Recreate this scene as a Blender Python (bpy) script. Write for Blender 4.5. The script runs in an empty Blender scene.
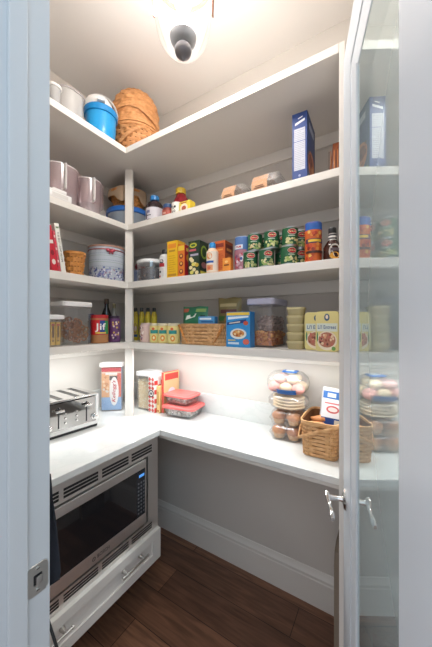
import bpy, bmesh, math, random
from mathutils import Vector, Matrix
random.seed(7)
PI = math.pi
C = bpy.context.scene.collection
# ------------------------------------------------------------------ survey of the room
# X runs right along the back wall, Y goes deeper into the pantry, Z is height (metres)
YAW = math.radians(31.9); CS, SN = math.cos(YAW), math.sin(YAW)
FPX = 279.5; EYE = 1.5
def ray(px, py=323.5):
    x = (px-216)/FPX
    return (x*CS-SN, x*SN+CS, (323.5-py)/FPX)
def on_y(px, v):
    d = ray(px); return d[0]*v/d[1]
def on_x(px, u):
    d = ray(px); return d[1]*u/d[0]
def height(u, v, py):
    return EYE + (323.5-py)/FPX*(-u*SN+v*CS)
WL, WB = -1.75, 1.55            # left wall, back wall
CEIL = 3.04
S1, S2, S3, S4, CT = 2.515, 2.1245, 1.762, 1.383, 0.91     # shelf tops and counter top

# ------------------------------------------------------------------ materials
MATS = {}
def mat(name, col, rough=.5, metal=0., bump=0., bscale=60., var=0., coat=0., emit=None, es=0., trans=0., spec=.5):
    if name in MATS: return MATS[name]
    m = bpy.data.materials.new(name); m.use_nodes = True
    nt = m.node_tree; b = nt.nodes['Principled BSDF']
    b.inputs['Base Color'].default_value = (*col, 1)
    b.inputs['Roughness'].default_value = rough
    b.inputs['Metallic'].default_value = metal
    b.inputs['Coat Weight'].default_value = coat
    b.inputs['Specular IOR Level'].default_value = spec
    if trans: b.inputs['Transmission Weight'].default_value = trans
    if emit:
        b.inputs['Emission Color'].default_value = (*emit, 1); b.inputs['Emission Strength'].default_value = es
    tc = nt.nodes.new('ShaderNodeTexCoord')
    n = nt.nodes.new('ShaderNodeTexNoise'); n.inputs['Scale'].default_value = bscale
    nt.links.new(tc.outputs['Object'], n.inputs['Vector'])
    if var:
        mx = nt.nodes.new('ShaderNodeMix'); mx.data_type = 'RGBA'
        mx.inputs['A'].default_value = (*[c*(1-var) for c in col], 1)
        mx.inputs['B'].default_value = (*[min(1, c*(1+var)) for c in col], 1)
        nt.links.new(n.outputs['Fac'], mx.inputs['Factor']); nt.links.new(mx.outputs['Result'], b.inputs['Base Color'])
    if bump:
        bp = nt.nodes.new('ShaderNodeBump'); bp.inputs['Strength'].default_value = bump; bp.inputs['Distance'].default_value = .002
        nt.links.new(n.outputs['Fac'], bp.inputs['Height']); nt.links.new(bp.outputs['Normal'], b.inputs['Normal'])
    MATS[name] = m
    return m
def S(h):   # sRGB hex -> linear
    h = h.lstrip('#'); r = []
    for i in (0, 2, 4):
        c = int(h[i:i+2], 16)/255
        r.append(c/12.92 if c <= .04045 else ((c+.055)/1.055)**2.4)
    return tuple(r)
def P(h, rough=.45, **k):
    return mat('print_'+h.strip('#')+('' if rough == .45 else str(rough)), S(h), rough, **k)
def clear(name, tint, body, milky=.08, gloss=.1, rough=.05):
    """thin clear wall: mostly see-through, a little gloss and milkiness"""
    if name in MATS: return MATS[name]
    m = bpy.data.materials.new(name); m.use_nodes = True; nt = m.node_tree
    for n in list(nt.nodes): nt.nodes.remove(n)
    out = nt.nodes.new('ShaderNodeOutputMaterial')
    t = nt.nodes.new('ShaderNodeBsdfTransparent'); t.inputs[0].default_value = (*tint, 1)
    d = nt.nodes.new('ShaderNodeBsdfDiffuse'); d.inputs[0].default_value = (*body, 1)
    g = nt.nodes.new('ShaderNodeBsdfGlossy'); g.inputs['Roughness'].default_value = rough
    m1 = nt.nodes.new('ShaderNodeMixShader'); m1.inputs[0].default_value = milky
    m2 = nt.nodes.new('ShaderNodeMixShader')
    lw = nt.nodes.new('ShaderNodeLayerWeight'); lw.inputs['Blend'].default_value = .35
    ma = nt.nodes.new('ShaderNodeMath'); ma.operation = 'MULTIPLY_ADD'; ma.use_clamp = True
    ma.inputs[1].default_value = .32; ma.inputs[2].default_value = gloss*.5
    nt.links.new(lw.outputs['Fresnel'], ma.inputs[0]); nt.links.new(ma.outputs[0], m2.inputs[0])
    nt.links.new(t.outputs[0], m1.inputs[1]); nt.links.new(d.outputs[0], m1.inputs[2])
    nt.links.new(m1.outputs[0], m2.inputs[1]); nt.links.new(g.outputs[0], m2.inputs[2])
    nt.links.new(m2.outputs[0], out.inputs[0])
    MATS[name] = m
    return m
def wood_floor():
    m = bpy.data.materials.new('walnut_planks'); m.use_nodes = True; nt = m.node_tree; b = nt.nodes['Principled BSDF']
    L = nt.links.new
    tc = nt.nodes.new('ShaderNodeTexCoord')
    br = nt.nodes.new('ShaderNodeTexBrick'); br.offset = .37
    for k, v in (('Scale', 1.), ('Brick Width', 1.1), ('Row Height', .165), ('Mortar Size', .0018), ('Mortar Smooth', .2), ('Bias', 0.)): br.inputs[k].default_value = v
    br.inputs['Color1'].default_value = (*S('#6d4c3c'), 1); br.inputs['Color2'].default_value = (*S('#a3745a'), 1)
    br.inputs['Mortar'].default_value = (*S('#2a1812'), 1)
    L(tc.outputs['Object'], br.inputs['Vector'])
    mp = nt.nodes.new('ShaderNodeMapping'); mp.inputs['Scale'].default_value = (2.2, 26, 2)
    L(tc.outputs['Object'], mp.inputs['Vector'])
    n = nt.nodes.new('ShaderNodeTexNoise'); n.inputs['Scale'].default_value = 1.6; n.inputs['Detail'].default_value = 8; n.inputs['Distortion'].default_value = 1.2
    L(mp.outputs[0], n.inputs['Vector'])
    cr = nt.nodes.new('ShaderNodeValToRGB'); cr.color_ramp.elements[0].position = .3; cr.color_ramp.elements[0].color = (.42, .40, .38, 1)
    cr.color_ramp.elements[1].position = .7; cr.color_ramp.elements[1].color = (1.12, 1.1, 1.05, 1)
    L(n.outputs['Fac'], cr.inputs[0])
    mx = nt.nodes.new('ShaderNodeMix'); mx.data_type = 'RGBA'; mx.blend_type = 'MULTIPLY'; mx.inputs['Factor'].default_value = .85
    L(br.outputs['Color'], mx.inputs['A']); L(cr.outputs[0], mx.inputs['B']); L(mx.outputs['Result'], b.inputs['Base Color'])
    b.inputs['Roughness'].default_value = .38
    bp = nt.nodes.new('ShaderNodeBump'); bp.inputs['Strength'].default_value = .35; bp.inputs['Distance'].default_value = .002
    L(mx.outputs['Result'], bp.inputs['Height']); L(bp.outputs[0], b.inputs['Normal'])
    return m
def quartz():
    m = bpy.data.materials.new('white_quartz'); m.use_nodes = True; nt = m.node_tree; b = nt.nodes['Principled BSDF']
    tc = nt.nodes.new('ShaderNodeTexCoord'); n = nt.nodes.new('ShaderNodeTexNoise'); n.inputs['Scale'].default_value = 3; n.inputs['Distortion'].default_value = 2.5; n.inputs['Detail'].default_value = 6
    cr = nt.nodes.new('ShaderNodeValToRGB'); e = cr.color_ramp.elements
    e[0].position = .46; e[0].color = (.71, .71, .69, 1); e[1].position = .54; e[1].color = (.70, .71, .69, 1)
    x = cr.color_ramp.elements.new(.5); x.color = (.67, .68, .66, 1)
    nt.links.new(tc.outputs['Object'], n.inputs['Vector']); nt.links.new(n.outputs['Fac'], cr.inputs[0]); nt.links.new(cr.outputs[0], b.inputs['Base Color'])
    b.inputs['Roughness'].default_value = .12
    return m
def brushed():
    m = bpy.data.materials.new('brushed_steel'); m.use_nodes = True; nt = m.node_tree; b = nt.nodes['Principled BSDF']
    b.inputs['Metallic'].default_value = 1; b.inputs['Base Color'].default_value = (.80, .78, .76, 1)
    tc = nt.nodes.new('ShaderNodeTexCoord'); mp = nt.nodes.new('ShaderNodeMapping'); mp.inputs['Scale'].default_value = (3, 3, 400)
    n = nt.nodes.new('ShaderNodeTexNoise'); n.inputs['Scale'].default_value = 2
    nt.links.new(tc.outputs['Object'], mp.inputs[0]); nt.links.new(mp.outputs[0], n.inputs['Vector'])
    mr = nt.nodes.new('ShaderNodeMapRange'); mr.inputs['To Min'].default_value = .34; mr.inputs['To Max'].default_value = .52
    nt.links.new(n.outputs['Fac'], mr.inputs[0]); nt.links.new(mr.outputs[0], b.inputs['Roughness'])
    return m
def wicker(name, c1, c2):
    m = bpy.data.materials.new(name); m.use_nodes = True; nt = m.node_tree; b = nt.nodes['Principled BSDF']
    tc = nt.nodes.new('ShaderNodeTexCoord'); mp = nt.nodes.new('ShaderNodeMapping'); mp.inputs['Scale'].default_value = (30, 30, 60)
    n = nt.nodes.new('ShaderNodeTexNoise'); n.inputs['Scale'].default_value = 1.5; n.inputs['Detail'].default_value = 4
    cr = nt.nodes.new('ShaderNodeValToRGB'); cr.color_ramp.elements[0].position = .3; cr.color_ramp.elements[0].color = (*S(c1), 1)
    cr.color_ramp.elements[1].position = .7; cr.color_ramp.elements[1].color = (*S(c2), 1)
    nt.links.new(tc.outputs['Object'], mp.inputs[0]); nt.links.new(mp.outputs[0], n.inputs['Vector']); nt.links.new(n.outputs['Fac'], cr.inputs[0])
    nt.links.new(cr.outputs[0], b.inputs['Base Color']); b.inputs['Roughness'].default_value = .55
    return m
WALL = mat('wall_paint', S('#d4cec7'), .6, bump=.05, bscale=300)
CEILP = mat('ceiling_paint', S('#ebe7e3'), .8, bump=.05, bscale=200)
TRIM = mat('trim_paint', S('#e6e1da'), .35)
DOORP = mat('door_paint', S('#cfd5db'), .4)
JAMBP = mat('jamb_paint', S('#c9ccce'), .35)
FLOOR = wood_floor(); QUARTZ = quartz(); STEEL = brushed()
CHROME = mat('chrome', (.82, .81, .8), .12, 1.)
NICKEL = mat('satin_nickel', (.62, .6, .57), .3, 1.)
BLACKG = mat('black_glass', (.012, .012, .014), .06, 0, coat=.4)
BLACK = mat('black_plastic', (.015, .015, .017), .35)
CLEAR = clear('clear_plastic', (1, 1, 1), (.9, .9, .9), .06, .12, .18)
GLASSW = clear('clear_glass', (.99, 1, 1), (.9, .93, .93), .05, .2, .02)
FROST = clear('frosted_plastic', (.9, .88, .88), (.75, .70, .71), .45, .12, .2)
PINKC = clear('pink_plastic', (.93, .85, .86), (.68, .52, .54), .12, .12, .2)
WHITEP = mat('white_plastic', S('#eceae8'), .35)
BINM = clear('bin_plastic', (.96, .96, .96), (.88, .88, .88), .38, .1, .25)
WHON = wicker('honey_splint', '#bb7d48', '#dc9f68')
WORG = wicker('orange_splint', '#b87434', '#dc984f')
WTAN = wicker('tan_splint', '#b98650', '#ddb080')

# ------------------------------------------------------------------ mesh builder
_tc = {}
def text_geo(s, ital):
    k = (s, ital)
    if k not in _tc:
        cu = bpy.data.curves.new('t', 'FONT'); cu.body = s; cu.align_x = 'CENTER'; cu.align_y = 'CENTER'; cu.resolution_u = 2
        cu.shear = .3 if ital else 0
        cu.offset = .012
        o = bpy.data.objects.new('t', cu); C.objects.link(o)
        dg = bpy.context.evaluated_depsgraph_get(); me = o.evaluated_get(dg).to_mesh()
        vs = [tuple(v.co) for v in me.vertices]; fs = [tuple(p.vertices) for p in me.polygons]
        o.evaluated_get(dg).to_mesh_clear(); bpy.data.objects.remove(o); bpy.data.curves.remove(cu)
        xs = [v[0] for v in vs]; w = max(xs)-min(xs); cx = (max(xs)+min(xs))/2
        ys = [v[1] for v in vs]; cy = (max(ys)+min(ys))/2; h = max(ys)-min(ys)
        _tc[k] = ([((x-cx)/w, (y-cy)/h) for x, y, z in vs], fs)
    return _tc[k]
class MB:
    def __init__(s): s.v = []; s.f = []; s.m = []; s.mats = []; s.T = Matrix.Identity(4)
    def mi(s, m):
        if m not in s.mats: s.mats.append(m)
        return s.mats.index(m)
    def add(s, vs, fs, m):
        o = len(s.v); k = s.mi(m)
        s.v += [s.T @ Vector(p) for p in vs]
        s.f += [tuple(i+o for i in f) for f in fs]; s.m += [k]*len(fs)
        return s
    def box(s, x0, x1, y0, y1, z0, z1, m, bev=0.):
        if x0 > x1: x0, x1 = x1, x0
        if y0 > y1: y0, y1 = y1, y0
        if z0 > z1: z0, z1 = z1, z0
        if bev <= 0:
            vs = [(x, y, z) for z in (z0, z1) for x, y in ((x0, y0), (x1, y0), (x1, y1), (x0, y1))]
            return s.add(vs, [(3, 2, 1, 0), (4, 5, 6, 7), (0, 1, 5, 4), (1, 2, 6, 5), (2, 3, 7, 6), (3, 0, 4, 7)], m)
        bm = bmesh.new(); bmesh.ops.create_cube(bm, size=1)
        for v in bm.verts: v.co = Vector(((x0+x1)/2+v.co.x*(x1-x0), (y0+y1)/2+v.co.y*(y1-y0), (z0+z1)/2+v.co.z*(z1-z0)))
        bev = min(bev, .45*min(x1-x0, y1-y0, z1-z0))
        bmesh.ops.bevel(bm, geom=bm.edges[:], offset=bev, segments=2, affect='EDGES', profile=.6)
        bm.verts.index_update()
        s.add([v.co[:] for v in bm.verts], [tuple(v.index for v in f.verts) for f in bm.faces], m); bm.free()
        return s
    def loft(s, rings, m, closed=True, cap0=True, cap1=True):
        n = len(rings[0]); vs = [p for r in rings for p in r]; fs = []
        for i in range(len(rings)-1):
            for j in range(n if closed else n-1):
                a = i*n+j; b = i*n+(j+1) % n
                fs.append((a, b, b+n, a+n))
        if cap0: fs.append(tuple(range(n-1, -1, -1)))
        if cap1: fs.append(tuple((len(rings)-1)*n+j for j in range(n)))
        return s.add(vs, fs, m)
    def lathe(s, prof, m, n=28, cx=0, cy=0, sx=1, sy=1, cap0=True, cap1=True):
        return s.loft([[(cx+r*sx*math.cos(2*PI*j/n), cy+r*sy*math.sin(2*PI*j/n), z) for j in range(n)] for r, z in prof], m, True, cap0, cap1)
    def tube(s, pts, r, m, n=8, closed=False, flat=None):
        pts = [Vector(p) for p in pts]; rings = []; N = len(pts); up = Vector((0, 0, 1))
        for i, p in enumerate(pts):
            a = pts[i-1] if (i > 0 or closed) else pts[0]; b = pts[(i+1) % N] if (i < N-1 or closed) else pts[-1]
            t = (b-a).normalized()
            q = up if abs(t.dot(up)) < .95 else Vector((1, 0, 0))
            x = t.cross(q).normalized(); y = x.cross(t).normalized()
            rr = r[i] if isinstance(r, (list, tuple)) else r
            fx, fy = flat or (1, 1)
            rings.append([tuple(p+x*rr*fx*math.cos(2*PI*k/n)+y*rr*fy*math.sin(2*PI*k/n)) for k in range(n)])
        if closed: rings.append(rings[0]); return s.loft(rings, m, True, False, False)
        return s.loft(rings, m)
    def patch(s, x0, x1, z0, z1, M, m, n=6):
        vs = []; fs = []
        for i in range(n+1):
            x = x0+(x1-x0)*i/n; vs += [M(x, z0), M(x, z1)]
        for i in range(n): fs.append((2*i, 2*i+2, 2*i+3, 2*i+1))
        return s.add(vs, fs, m)
    def disc(s, cx, cz, rx, rz, M, m, n=20):
        return s.add([M(cx+rx*math.cos(2*PI*k/n), cz+rz*math.sin(2*PI*k/n)) for k in range(n)], [tuple(range(n))], m)
    def poly(s, pts, M, m): return s.add([M(*p) for p in pts], [tuple(range(len(pts)))], m)
    def text(s, t, cx, cz, w, h, M, m, rot=0., ital=False):
        vs, fs = text_geo(t, ital); c_, s_ = math.cos(rot), math.sin(rot)
        return s.add([M(cx+(x*w*c_-y*h*s_), cz+(x*w*s_+y*h*c_)) for x, y in vs], fs, m)
    def ico(s, c, r, m, sub=1, j=0., sc=(1, 1, 1)):
        bm = bmesh.new(); bmesh.ops.create_icosphere(bm, subdivisions=sub, radius=1)
        s.add([(c[0]+v.co.x*r*sc[0]*(1+random.uniform(-j, j)), c[1]+v.co.y*r*sc[1]*(1+random.uniform(-j, j)), c[2]+v.co.z*r*sc[2]*(1+random.uniform(-j, j))) for v in bm.verts],
              [tuple(v.index for v in f.verts) for f in bm.faces], m); bm.free(); return s
    def build(s, name, parent=None, smooth=True, ang=35):
        me = bpy.data.meshes.new(name); me.from_pydata(s.v, [], s.f)
        for m in s.mats: me.materials.append(m)
        for p, k in zip(me.polygons, s.m): p.material_index = k
        bm = bmesh.new(); bm.from_mesh(me); bmesh.ops.remove_doubles(bm, verts=bm.verts, dist=1e-6); bm.to_mesh(me); bm.free()
        if smooth:
            for p in me.polygons: p.use_smooth = True
            me.set_sharp_from_angle(angle=math.radians(ang))
        me.update()
        o = bpy.data.objects.new(name, me); C.objects.link(o)
        if parent: o.parent = parent
        return o
def thing(name, label, cat, loc, rz=0., group=None, rx=0., ry=0.):
    o = bpy.data.objects.new(name, None); C.objects.link(o); o.empty_display_size = .03
    o.location = loc; o.rotation_euler = (rx, ry, rz); o['label'] = label; o['category'] = cat
    if group: o['group'] = group
    return o
def tag(o, label, cat, loc=None, rz=0., group=None, kind=None, rx=0., ry=0.):
    o['label'] = label; o['category'] = cat
    if loc is not None: o.location = loc; o.rotation_euler = (rx, ry, rz)
    if group: o['group'] = group
    if kind: o['kind'] = kind
    return o
def struct(o): o['kind'] = 'structure'; return o
def dup(root, loc, rz=None, label=None, group=None):
    r = root.copy(); C.objects.link(r); r.location = loc
    if rz is not None: r.rotation_euler = (0, 0, rz)
    if label: r['label'] = label
    if group: r['group'] = group
    for ch in list(root.children):
        c = ch.copy(); C.objects.link(c); c.parent = r
        for g in list(ch.children):
            d = g.copy(); C.objects.link(d); d.parent = c
    return r
def F(d):                                   # map of a flat front face (local -Y) at y=-d
    return lambda x, z: (x, -d, z)
def R(w):                                   # flat right face (local +X)
    return lambda y, z: (w, y, z)
def CY(r, off=0.):                          # wrapped on a cylinder, front is -Y
    return lambda x, z: ((r+.0006)*math.sin(x/r+off), -(r+.0006)*math.cos(x/r+off), z)
def rrect(w, d, r, n=5):                    # rounded-rectangle outline, counter-clockwise
    pts = []
    r = min(r, w/2-1e-4, d/2-1e-4)
    for cx, cy, a0 in ((w/2-r, d/2-r, 0), (-w/2+r, d/2-r, 90), (-w/2+r, -d/2+r, 180), (w/2-r, -d/2+r, 270)):
        for i in range(n+1):
            a = math.radians(a0+90*i/n); pts.append((cx+r*math.cos(a), cy+r*math.sin(a)))
    return pts
def rbox(mb, w, d, r, zs, m, cap0=True, cap1=True):      # zs: [(z, grow)]
    mb.loft([[(x*(1+g*2/w), y*(1+g*2/d), z) for x, y in rrect(w, d, r)] for z, g in zs], m, True, cap0, cap1)
    return mb

# ------------------------------------------------------------------ the room
def slab(name, x0, x1, y0, y1, z0, z1, m, bev=0.): return struct(MB().box(x0, x1, y0, y1, z0, z1, m, bev).build(name, smooth=False))
XR = .23                                    # right wall
JL, JR = -.648, .098                        # door opening
slab('floor', WL-.1, 1.9, -1.6, WB+.1, -.05, 0, FLOOR)
slab('ceiling', WL-.1, XR+.1, .225, WB+.1, CEIL, CEIL+.05, CEILP)
slab('wall_left', WL-.1, WL, .225, WB+.1, 0, CEIL, WALL)
slab('wall_back', WL, XR, WB, WB+.1, 0, CEIL, WALL)
slab('wall_right', XR, XR+.1, .225, WB+.1, 0, CEIL, WALL)
w = MB(); w.box(WL-.1, JL-.02, .225, .33, 0, CEIL, WALL); w.box(JR+.02, XR+.1, .225, .33, 0, CEIL, WALL); w.box(JL-.02, JR+.02, .225, .33, 2.46, CEIL, WALL)
struct(w.build('wall_front', smooth=False))
# baseboards: flat board, ogee cap, shoe
def baseboard(name, p0, p1, nrm):
    prof = [(0, 0), (.016, 0), (.016, .135), (.0135, .140), (.0135, .146), (.0165, .150), (.0165, .157), (.011, .166), (.007, .176), (.004, .186), (0, .188)]
    a, b, n = Vector(p0), Vector(p1), Vector(nrm)
    mb = MB(); mb.loft([[tuple(q+n*d+Vector((0, 0, z))) for d, z in prof] for q in (a, b)], TRIM)
    return struct(mb.build(name, ang=25))
baseboard('baseboard_back', (WL, WB, 0), (-.17, WB, 0), (0, -1, 0))
baseboard('baseboard_left', (WL, 1.16, 0), (WL, WB, 0), (1, 0, 0))
baseboard('baseboard_right', (XR, .335, 0), (XR, WB, 0), (-1, 0, 0))
# door casing, jamb with stop and rabbet, strike plate
jm = MB()
jm.box(JL-.02, JL-.006, .215, .2845, 0, 2.46, JAMBP)            # core of the jamb
jm.box(JL-.02, JL, .20, .335, 0, 2.46, JAMBP)
jm.box(JL, JL+.0105, .252, .286, 0, 2.44, JAMBP, .0015)
jm.box(JL-.085, JL+.004, .196, .224, 0, 2.5, JAMBP, .003)
jm.box(JL-.10, JL-.075, .190, .224, 0, 2.52, JAMBP, .004)
struct(jm.build('trim_1', smooth=False))
jm = MB(); jm.box(JR, JR+.02, .20, .335, 0, 2.46, JAMBP); jm.box(JR-.0105, JR, .252, .286, 0, 2.44, JAMBP, .0015); jm.box(JR-.004, JR+.085, .196, .224, 0, 2.5, JAMBP, .003)
struct(jm.build('trim_2', smooth=False))
jm = MB(); jm.box(JL-.02, JR+.02, .20, .335, 2.44, 2.46, JAMBP); jm.box(JL, JR, .252, .286, 2.425, 2.44, JAMBP); jm.box(JL-.085, JR+.085, .196, .224, 2.45, 2.54, JAMBP, .003)
struct(jm.build('trim_3', smooth=False))
sp = thing('strike_plate', 'satin nickel strike plate with square latch hole, let into white door jamb', 'strike plate', (JL+.0002, .3095, .948))
pl = MB(); vs = rrect(.044, .066, .011); hole = rrect(.018, .024, .002)
pl.loft([[(0, y, z) for y, z in vs], [(.0022, y*.97, z*.98) for y, z in vs]], NICKEL, True, False, False)
n_ = len(vs); o_ = [(.0022, y*.97, z*.98) for y, z in vs]; i_ = [(.0022, y, z) for y, z in hole]; ii = [(.0003, y*.93, z*.93) for y, z in hole]
pl.loft([o_, i_, ii], NICKEL, True, False, False)
pl.build('plate', sp)
h_ = MB(); h_.poly([(y, z) for y, z in hole], lambda y, z: (.0004, y, z), BLACK)
h_.box(.0004, .004, -.004, .008, -.011, .006, NICKEL, .002)
h_.build('latch_pocket', sp)
for z in (-.023, .023):
    q = MB(); q.loft([[(x, .0045*math.cos(2*PI*k/12), z+.0045*math.sin(2*PI*k/12)) for k in range(12)] for x in (.002, .0034)], NICKEL)
    q.box(.003, .0037, -.0035, .0035, z-.0006, z+.0006, BLACK); q.build('screw', sp)

# ------------------------------------------------------------------ shelving: every board is a thing
TF, LFX = 1.206, -1.406                      # front planes of the lower shelves
def shelf(zt, th, fv, fu, label):
    mb = MB()
    ring = [(WL, .345), (fu, .345), (fu, fv), (-.157, fv), (-.157, WB), (WL, WB)]
    def ins(p, d):                           # small eased edge
        return p
    mb.loft([[(x, y, zt-th) for x, y in ring], [(x, y, zt) for x, y in ring]], TRIM)
    o = mb.build('shelf', smooth=False)
    bv = o.modifiers.new('b', 'BEVEL'); bv.width = .002; bv.segments = 2
    tag(o, label, 'shelf', group=None)
    c = MB(); c.box(WL+.019, -.157, WB-.018, WB, zt-th-.062, zt-th, TRIM, .002); c.box(WL, WL+.018, .345, WB, zt-th-.062, zt-th, TRIM, .002)
    c.build('cleat', o, smooth=False)
    return o
shelf(S1, .034, 1.093, -1.293, 'deep white topmost corner shelf just under the ceiling')
shelf(S2, .034, TF, LFX, 'white corner shelf second from top, holding the pitchers and the tall blue cereal box')
shelf(S3, .040, TF, LFX, 'white corner shelf third from top, holding the green cans and the books')
shelf(S4, .038, TF, LFX, 'lowest white corner shelf, with light strips beneath and the wicker tray on it')
# upright posts and end panel
pu, pv = LFX, TF
mb = MB()
for z0, z1 in ((CT, S4-.038), (S4, S3-.04), (S3, S2-.034), (S2, S1-.034)):
    mb.box(pu-.039, pu+.009, pv+.0, pv+.030, z0, z1, TRIM, .0015)
# turn the square post on its diagonal: one face looks out of the corner
o = mb.build('shelf_post', smooth=False)
for v in o.data.vertices:
    x, y = v.co.x-(pu-.015), v.co.y-(pv+.015); a = YAW
    v.co.x = pu-.014+x*math.cos(a)-y*math.sin(a); v.co.y = pv+.024+x*math.sin(a)+y*math.cos(a)
tag(o, 'slim white post at the inner corner of the shelves, standing on the counter', 'post')
ep = MB(); ep.box(-.1565, -.137, 1.0935, WB, 0, S1, TRIM, .0015)
tag(ep.build('end_panel', smooth=False), 'tall white end panel closing the right side of the shelves', 'panel')
# light strips below the lowest shelf
LEDM = mat('led_diffuser', (1, 1, 1), .5, emit=(1, .97, .92), es=3.)
ALU = mat('aluminium', (.7, .7, .7), .4, 1.)
def led(label, x0, x1, y0, y1):
    t = thing('light_strip', label, 'light strip', ((x0+x1)/2, (y0+y1)/2, S4-.038))
    a, b = (x1-x0)/2, (y1-y0)/2
    MB().box(-a, a, -b, b, -.008, 0, ALU, .001).build('housing', t); MB().box(-a+.002, a-.002, -b+.002, b-.002, -.0105, -.008, LEDM).build('diffuser', t)
    return t
led('long thin light strip under the lowest shelf along the back wall', -1.36, -.19, 1.30, 1.32)
led('thin light strip under the lowest shelf along the left wall', -1.52, -1.50, .40, 1.18)

# ------------------------------------------------------------------ counter and cabinet
ct = MB(); ring = [(WL, .345), (-1.082, .345), (-1.082, 1.151), (-.157, 1.151), (-.157, WB), (WL, WB)]
ct.loft([[(x, y, CT-.03) for x, y in ring], [(x, y, CT) for x, y in ring]], QUARTZ)
o = ct.build('worktop', smooth=False); bv = o.modifiers.new('b', 'BEVEL'); bv.width = .003; bv.segments = 2
tag(o, 'glossy off white stone worktop running round the corner', 'worktop')
sr = MB(); sr.box(-1.115, -.157, 1.178, 1.20, CT-.058, CT-.031, TRIM, .002); sr.build('support_rail', o, smooth=False)
bs = MB(); bs.box(WL+.015, -.157, WB-.015, WB, CT, 1.035, QUARTZ, .002); bs.box(WL, WL+.015, .345, WB, CT, 1.035, QUARTZ, .002)
tag(bs.build('backsplash', smooth=False), 'low white stone upstand along the walls behind the worktop', 'backsplash')
cab = thing('base_cabinet', 'white base cabinet under the worktop with a wide drawer below the microwave', 'cabinet', (-1.4, .75, 0))
K = lambda mb: setattr(mb, 'T', Matrix.Translation((1.4, -.75, 0))) or mb
mb = K(MB()); mb.box(-1.72, -1.108, 1.135, 1.156, .205, CT-.031, TRIM); mb.box(-1.72, -1.108, .345, .365, .205, CT-.031, TRIM)
mb.box(-1.72, -1.108, .365, 1.135, .205, .225, TRIM); mb.box(-1.72, -1.108, .365, 1.135, .362, .376, TRIM); mb.box(-1.735, -1.72, .345, 1.156, .205, CT-.031, TRIM)
mb.box(-1.115, -1.103, .345, 1.156, .876, CT-.031, TRIM)
mb.build('carcass', cab, smooth=False)
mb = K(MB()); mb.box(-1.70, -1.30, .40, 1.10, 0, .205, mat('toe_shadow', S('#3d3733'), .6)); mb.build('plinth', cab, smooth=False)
# drawer front, shaker
d = K(MB()); y0, y1, z0, z1, fx = .350, 1.154, .21, .370, -1.080
d.box(-1.106, fx-.008, y0, y1, z0, z1, TRIM)
for a in ((y0, y0+.06, z0, z1), (y1-.06, y1, z0, z1), (y0+.06, y1-.06, z0, z0+.045), (y0+.06, y1-.06, z1-.045, z1)):
    d.box(fx-.009, fx, a[0], a[1], a[2], a[3], TRIM, .0015)
dr = d.build('drawer', cab, smooth=False)
for yc in (.953, .553):
    h = K(MB()); zz = .315
    h.tube([(fx+.030, yc-.075, zz), (fx+.030, yc+.075, zz)], .0045, NICKEL, 10)
    for s in (-1, 1):
        h.tube([(fx-.002, yc+s*.052, zz), (fx+.030, yc+s*.052, zz)], [.011, .005], NICKEL, 10)
        h.tube([(fx+.030, yc+s*.075, zz), (fx+.030, yc+s*.081, zz)], [.0075, .0065], NICKEL, 10)
    h.build('handle', dr)
# ------------------------------------------------------------------ microwave with louvred trim kit
mw = thing('microwave', 'built in steel microwave with black window and louvred trim, set in the cabinet', 'microwave', (-1.1, .75, .3624))
K2 = lambda mb: setattr(mb, 'T', Matrix.Translation((1.1, -.75, -.3624))) or mb
U = -1.1
mb = K2(MB()); mb.box(-1.60, -1.125, .40, 1.10, .38, .85, BLACK); mb.build('body', mw, smooth=False)
tk = K2(MB())
Y0, Y1, Z0, Z1 = .352, 1.152, .372, .874
dz0, dz1, dy0, dy1 = .434, .790, .432, 1.073       # opening for the door
x0, x1 = -1.125, U
def lou(zlo, zhi):
    ys = [(.452, .604), (.622, .778), (.797, .948), (.966, 1.108)]
    edges = [Y0]+[e for p in ys for e in p]+[Y1]
    for i in range(0, len(edges), 2): tk.box(x0, x1, edges[i], edges[i+1], zlo, zhi, STEEL)
    for a, b in ys:
        hh = (zhi-zlo)/13
        for i0, i1 in ((0, 1), (4, 5), (8, 9), (12, 13)): tk.box(x0, x1-.0005, a, b, zlo+i0*hh, zlo+i1*hh, STEEL)
        tk.box(x0-.0, x1-.0013, a, b, zlo, zhi, BLACK)
lou(.800, .848); lou(.386, .425)
tk.box(x0, x1, Y0, Y1, .848, Z1, STEEL); tk.box(x0, x1, Y0, Y1, .790, .800, STEEL)
tk.box(x0, x1, Y0, Y1, .372, .386, STEEL); tk.box(x0, x1, Y0, Y1, .425, .434, STEEL)
tk.box(x0, x1, Y0, dy0, dz0, dz1, STEEL); tk.box(x0, x1, dy1+.006, Y1, dz0, dz1, STEEL)
tk.build('trim_frame', mw, smooth=False)
gp = K2(MB()); gp.box(x0-.004, x0, dy0, dy1+.01, dz0, dz1, BLACK); gp.build('cavity_seal', mw, smooth=False)
dr_ = K2(MB()); a, b, c0, c1 = dy0+.004, dy1-.013, dz0+.014, dz1-.007
gy0, gy1, gz0, gz1 = .480, 1.052, .505, .742
dr_.box(x0+.001, U+.006, a, b, c0, gz0, STEEL, .002); dr_.box(x0+.001, U+.006, a, b, gz1, c1, STEEL, .002)
dr_.box(x0+.001, U+.006, a, gy0, gz0, gz1, STEEL); dr_.box(x0+.001, U+.006, gy1, b, gz0, gz1, STEEL)
MX = lambda y, z: (U+.0066, y, z)
dr_.text('BOSCH', .800, .476, .062, .016, MX, mat('grey_print', (.10, .10, .10), .4))
mp_ = [(.752+.009*math.cos(2*PI*k/16), .474+.009*math.sin(2*PI*k/16)) for k in range(16)]
dr_.poly(mp_, MX, mat('grey_print', (.1, .1, .1), .4)); dr_.disc(.752, .474, .0065, .0065, lambda y, z: (U+.0069, y, z), STEEL)
dr_.box(U+.0066, U+.0072, .7505, .7535, .468, .480, mat('grey_print', (.1, .1, .1), .4))
door_ = dr_.build('door', mw, smooth=False)
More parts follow.
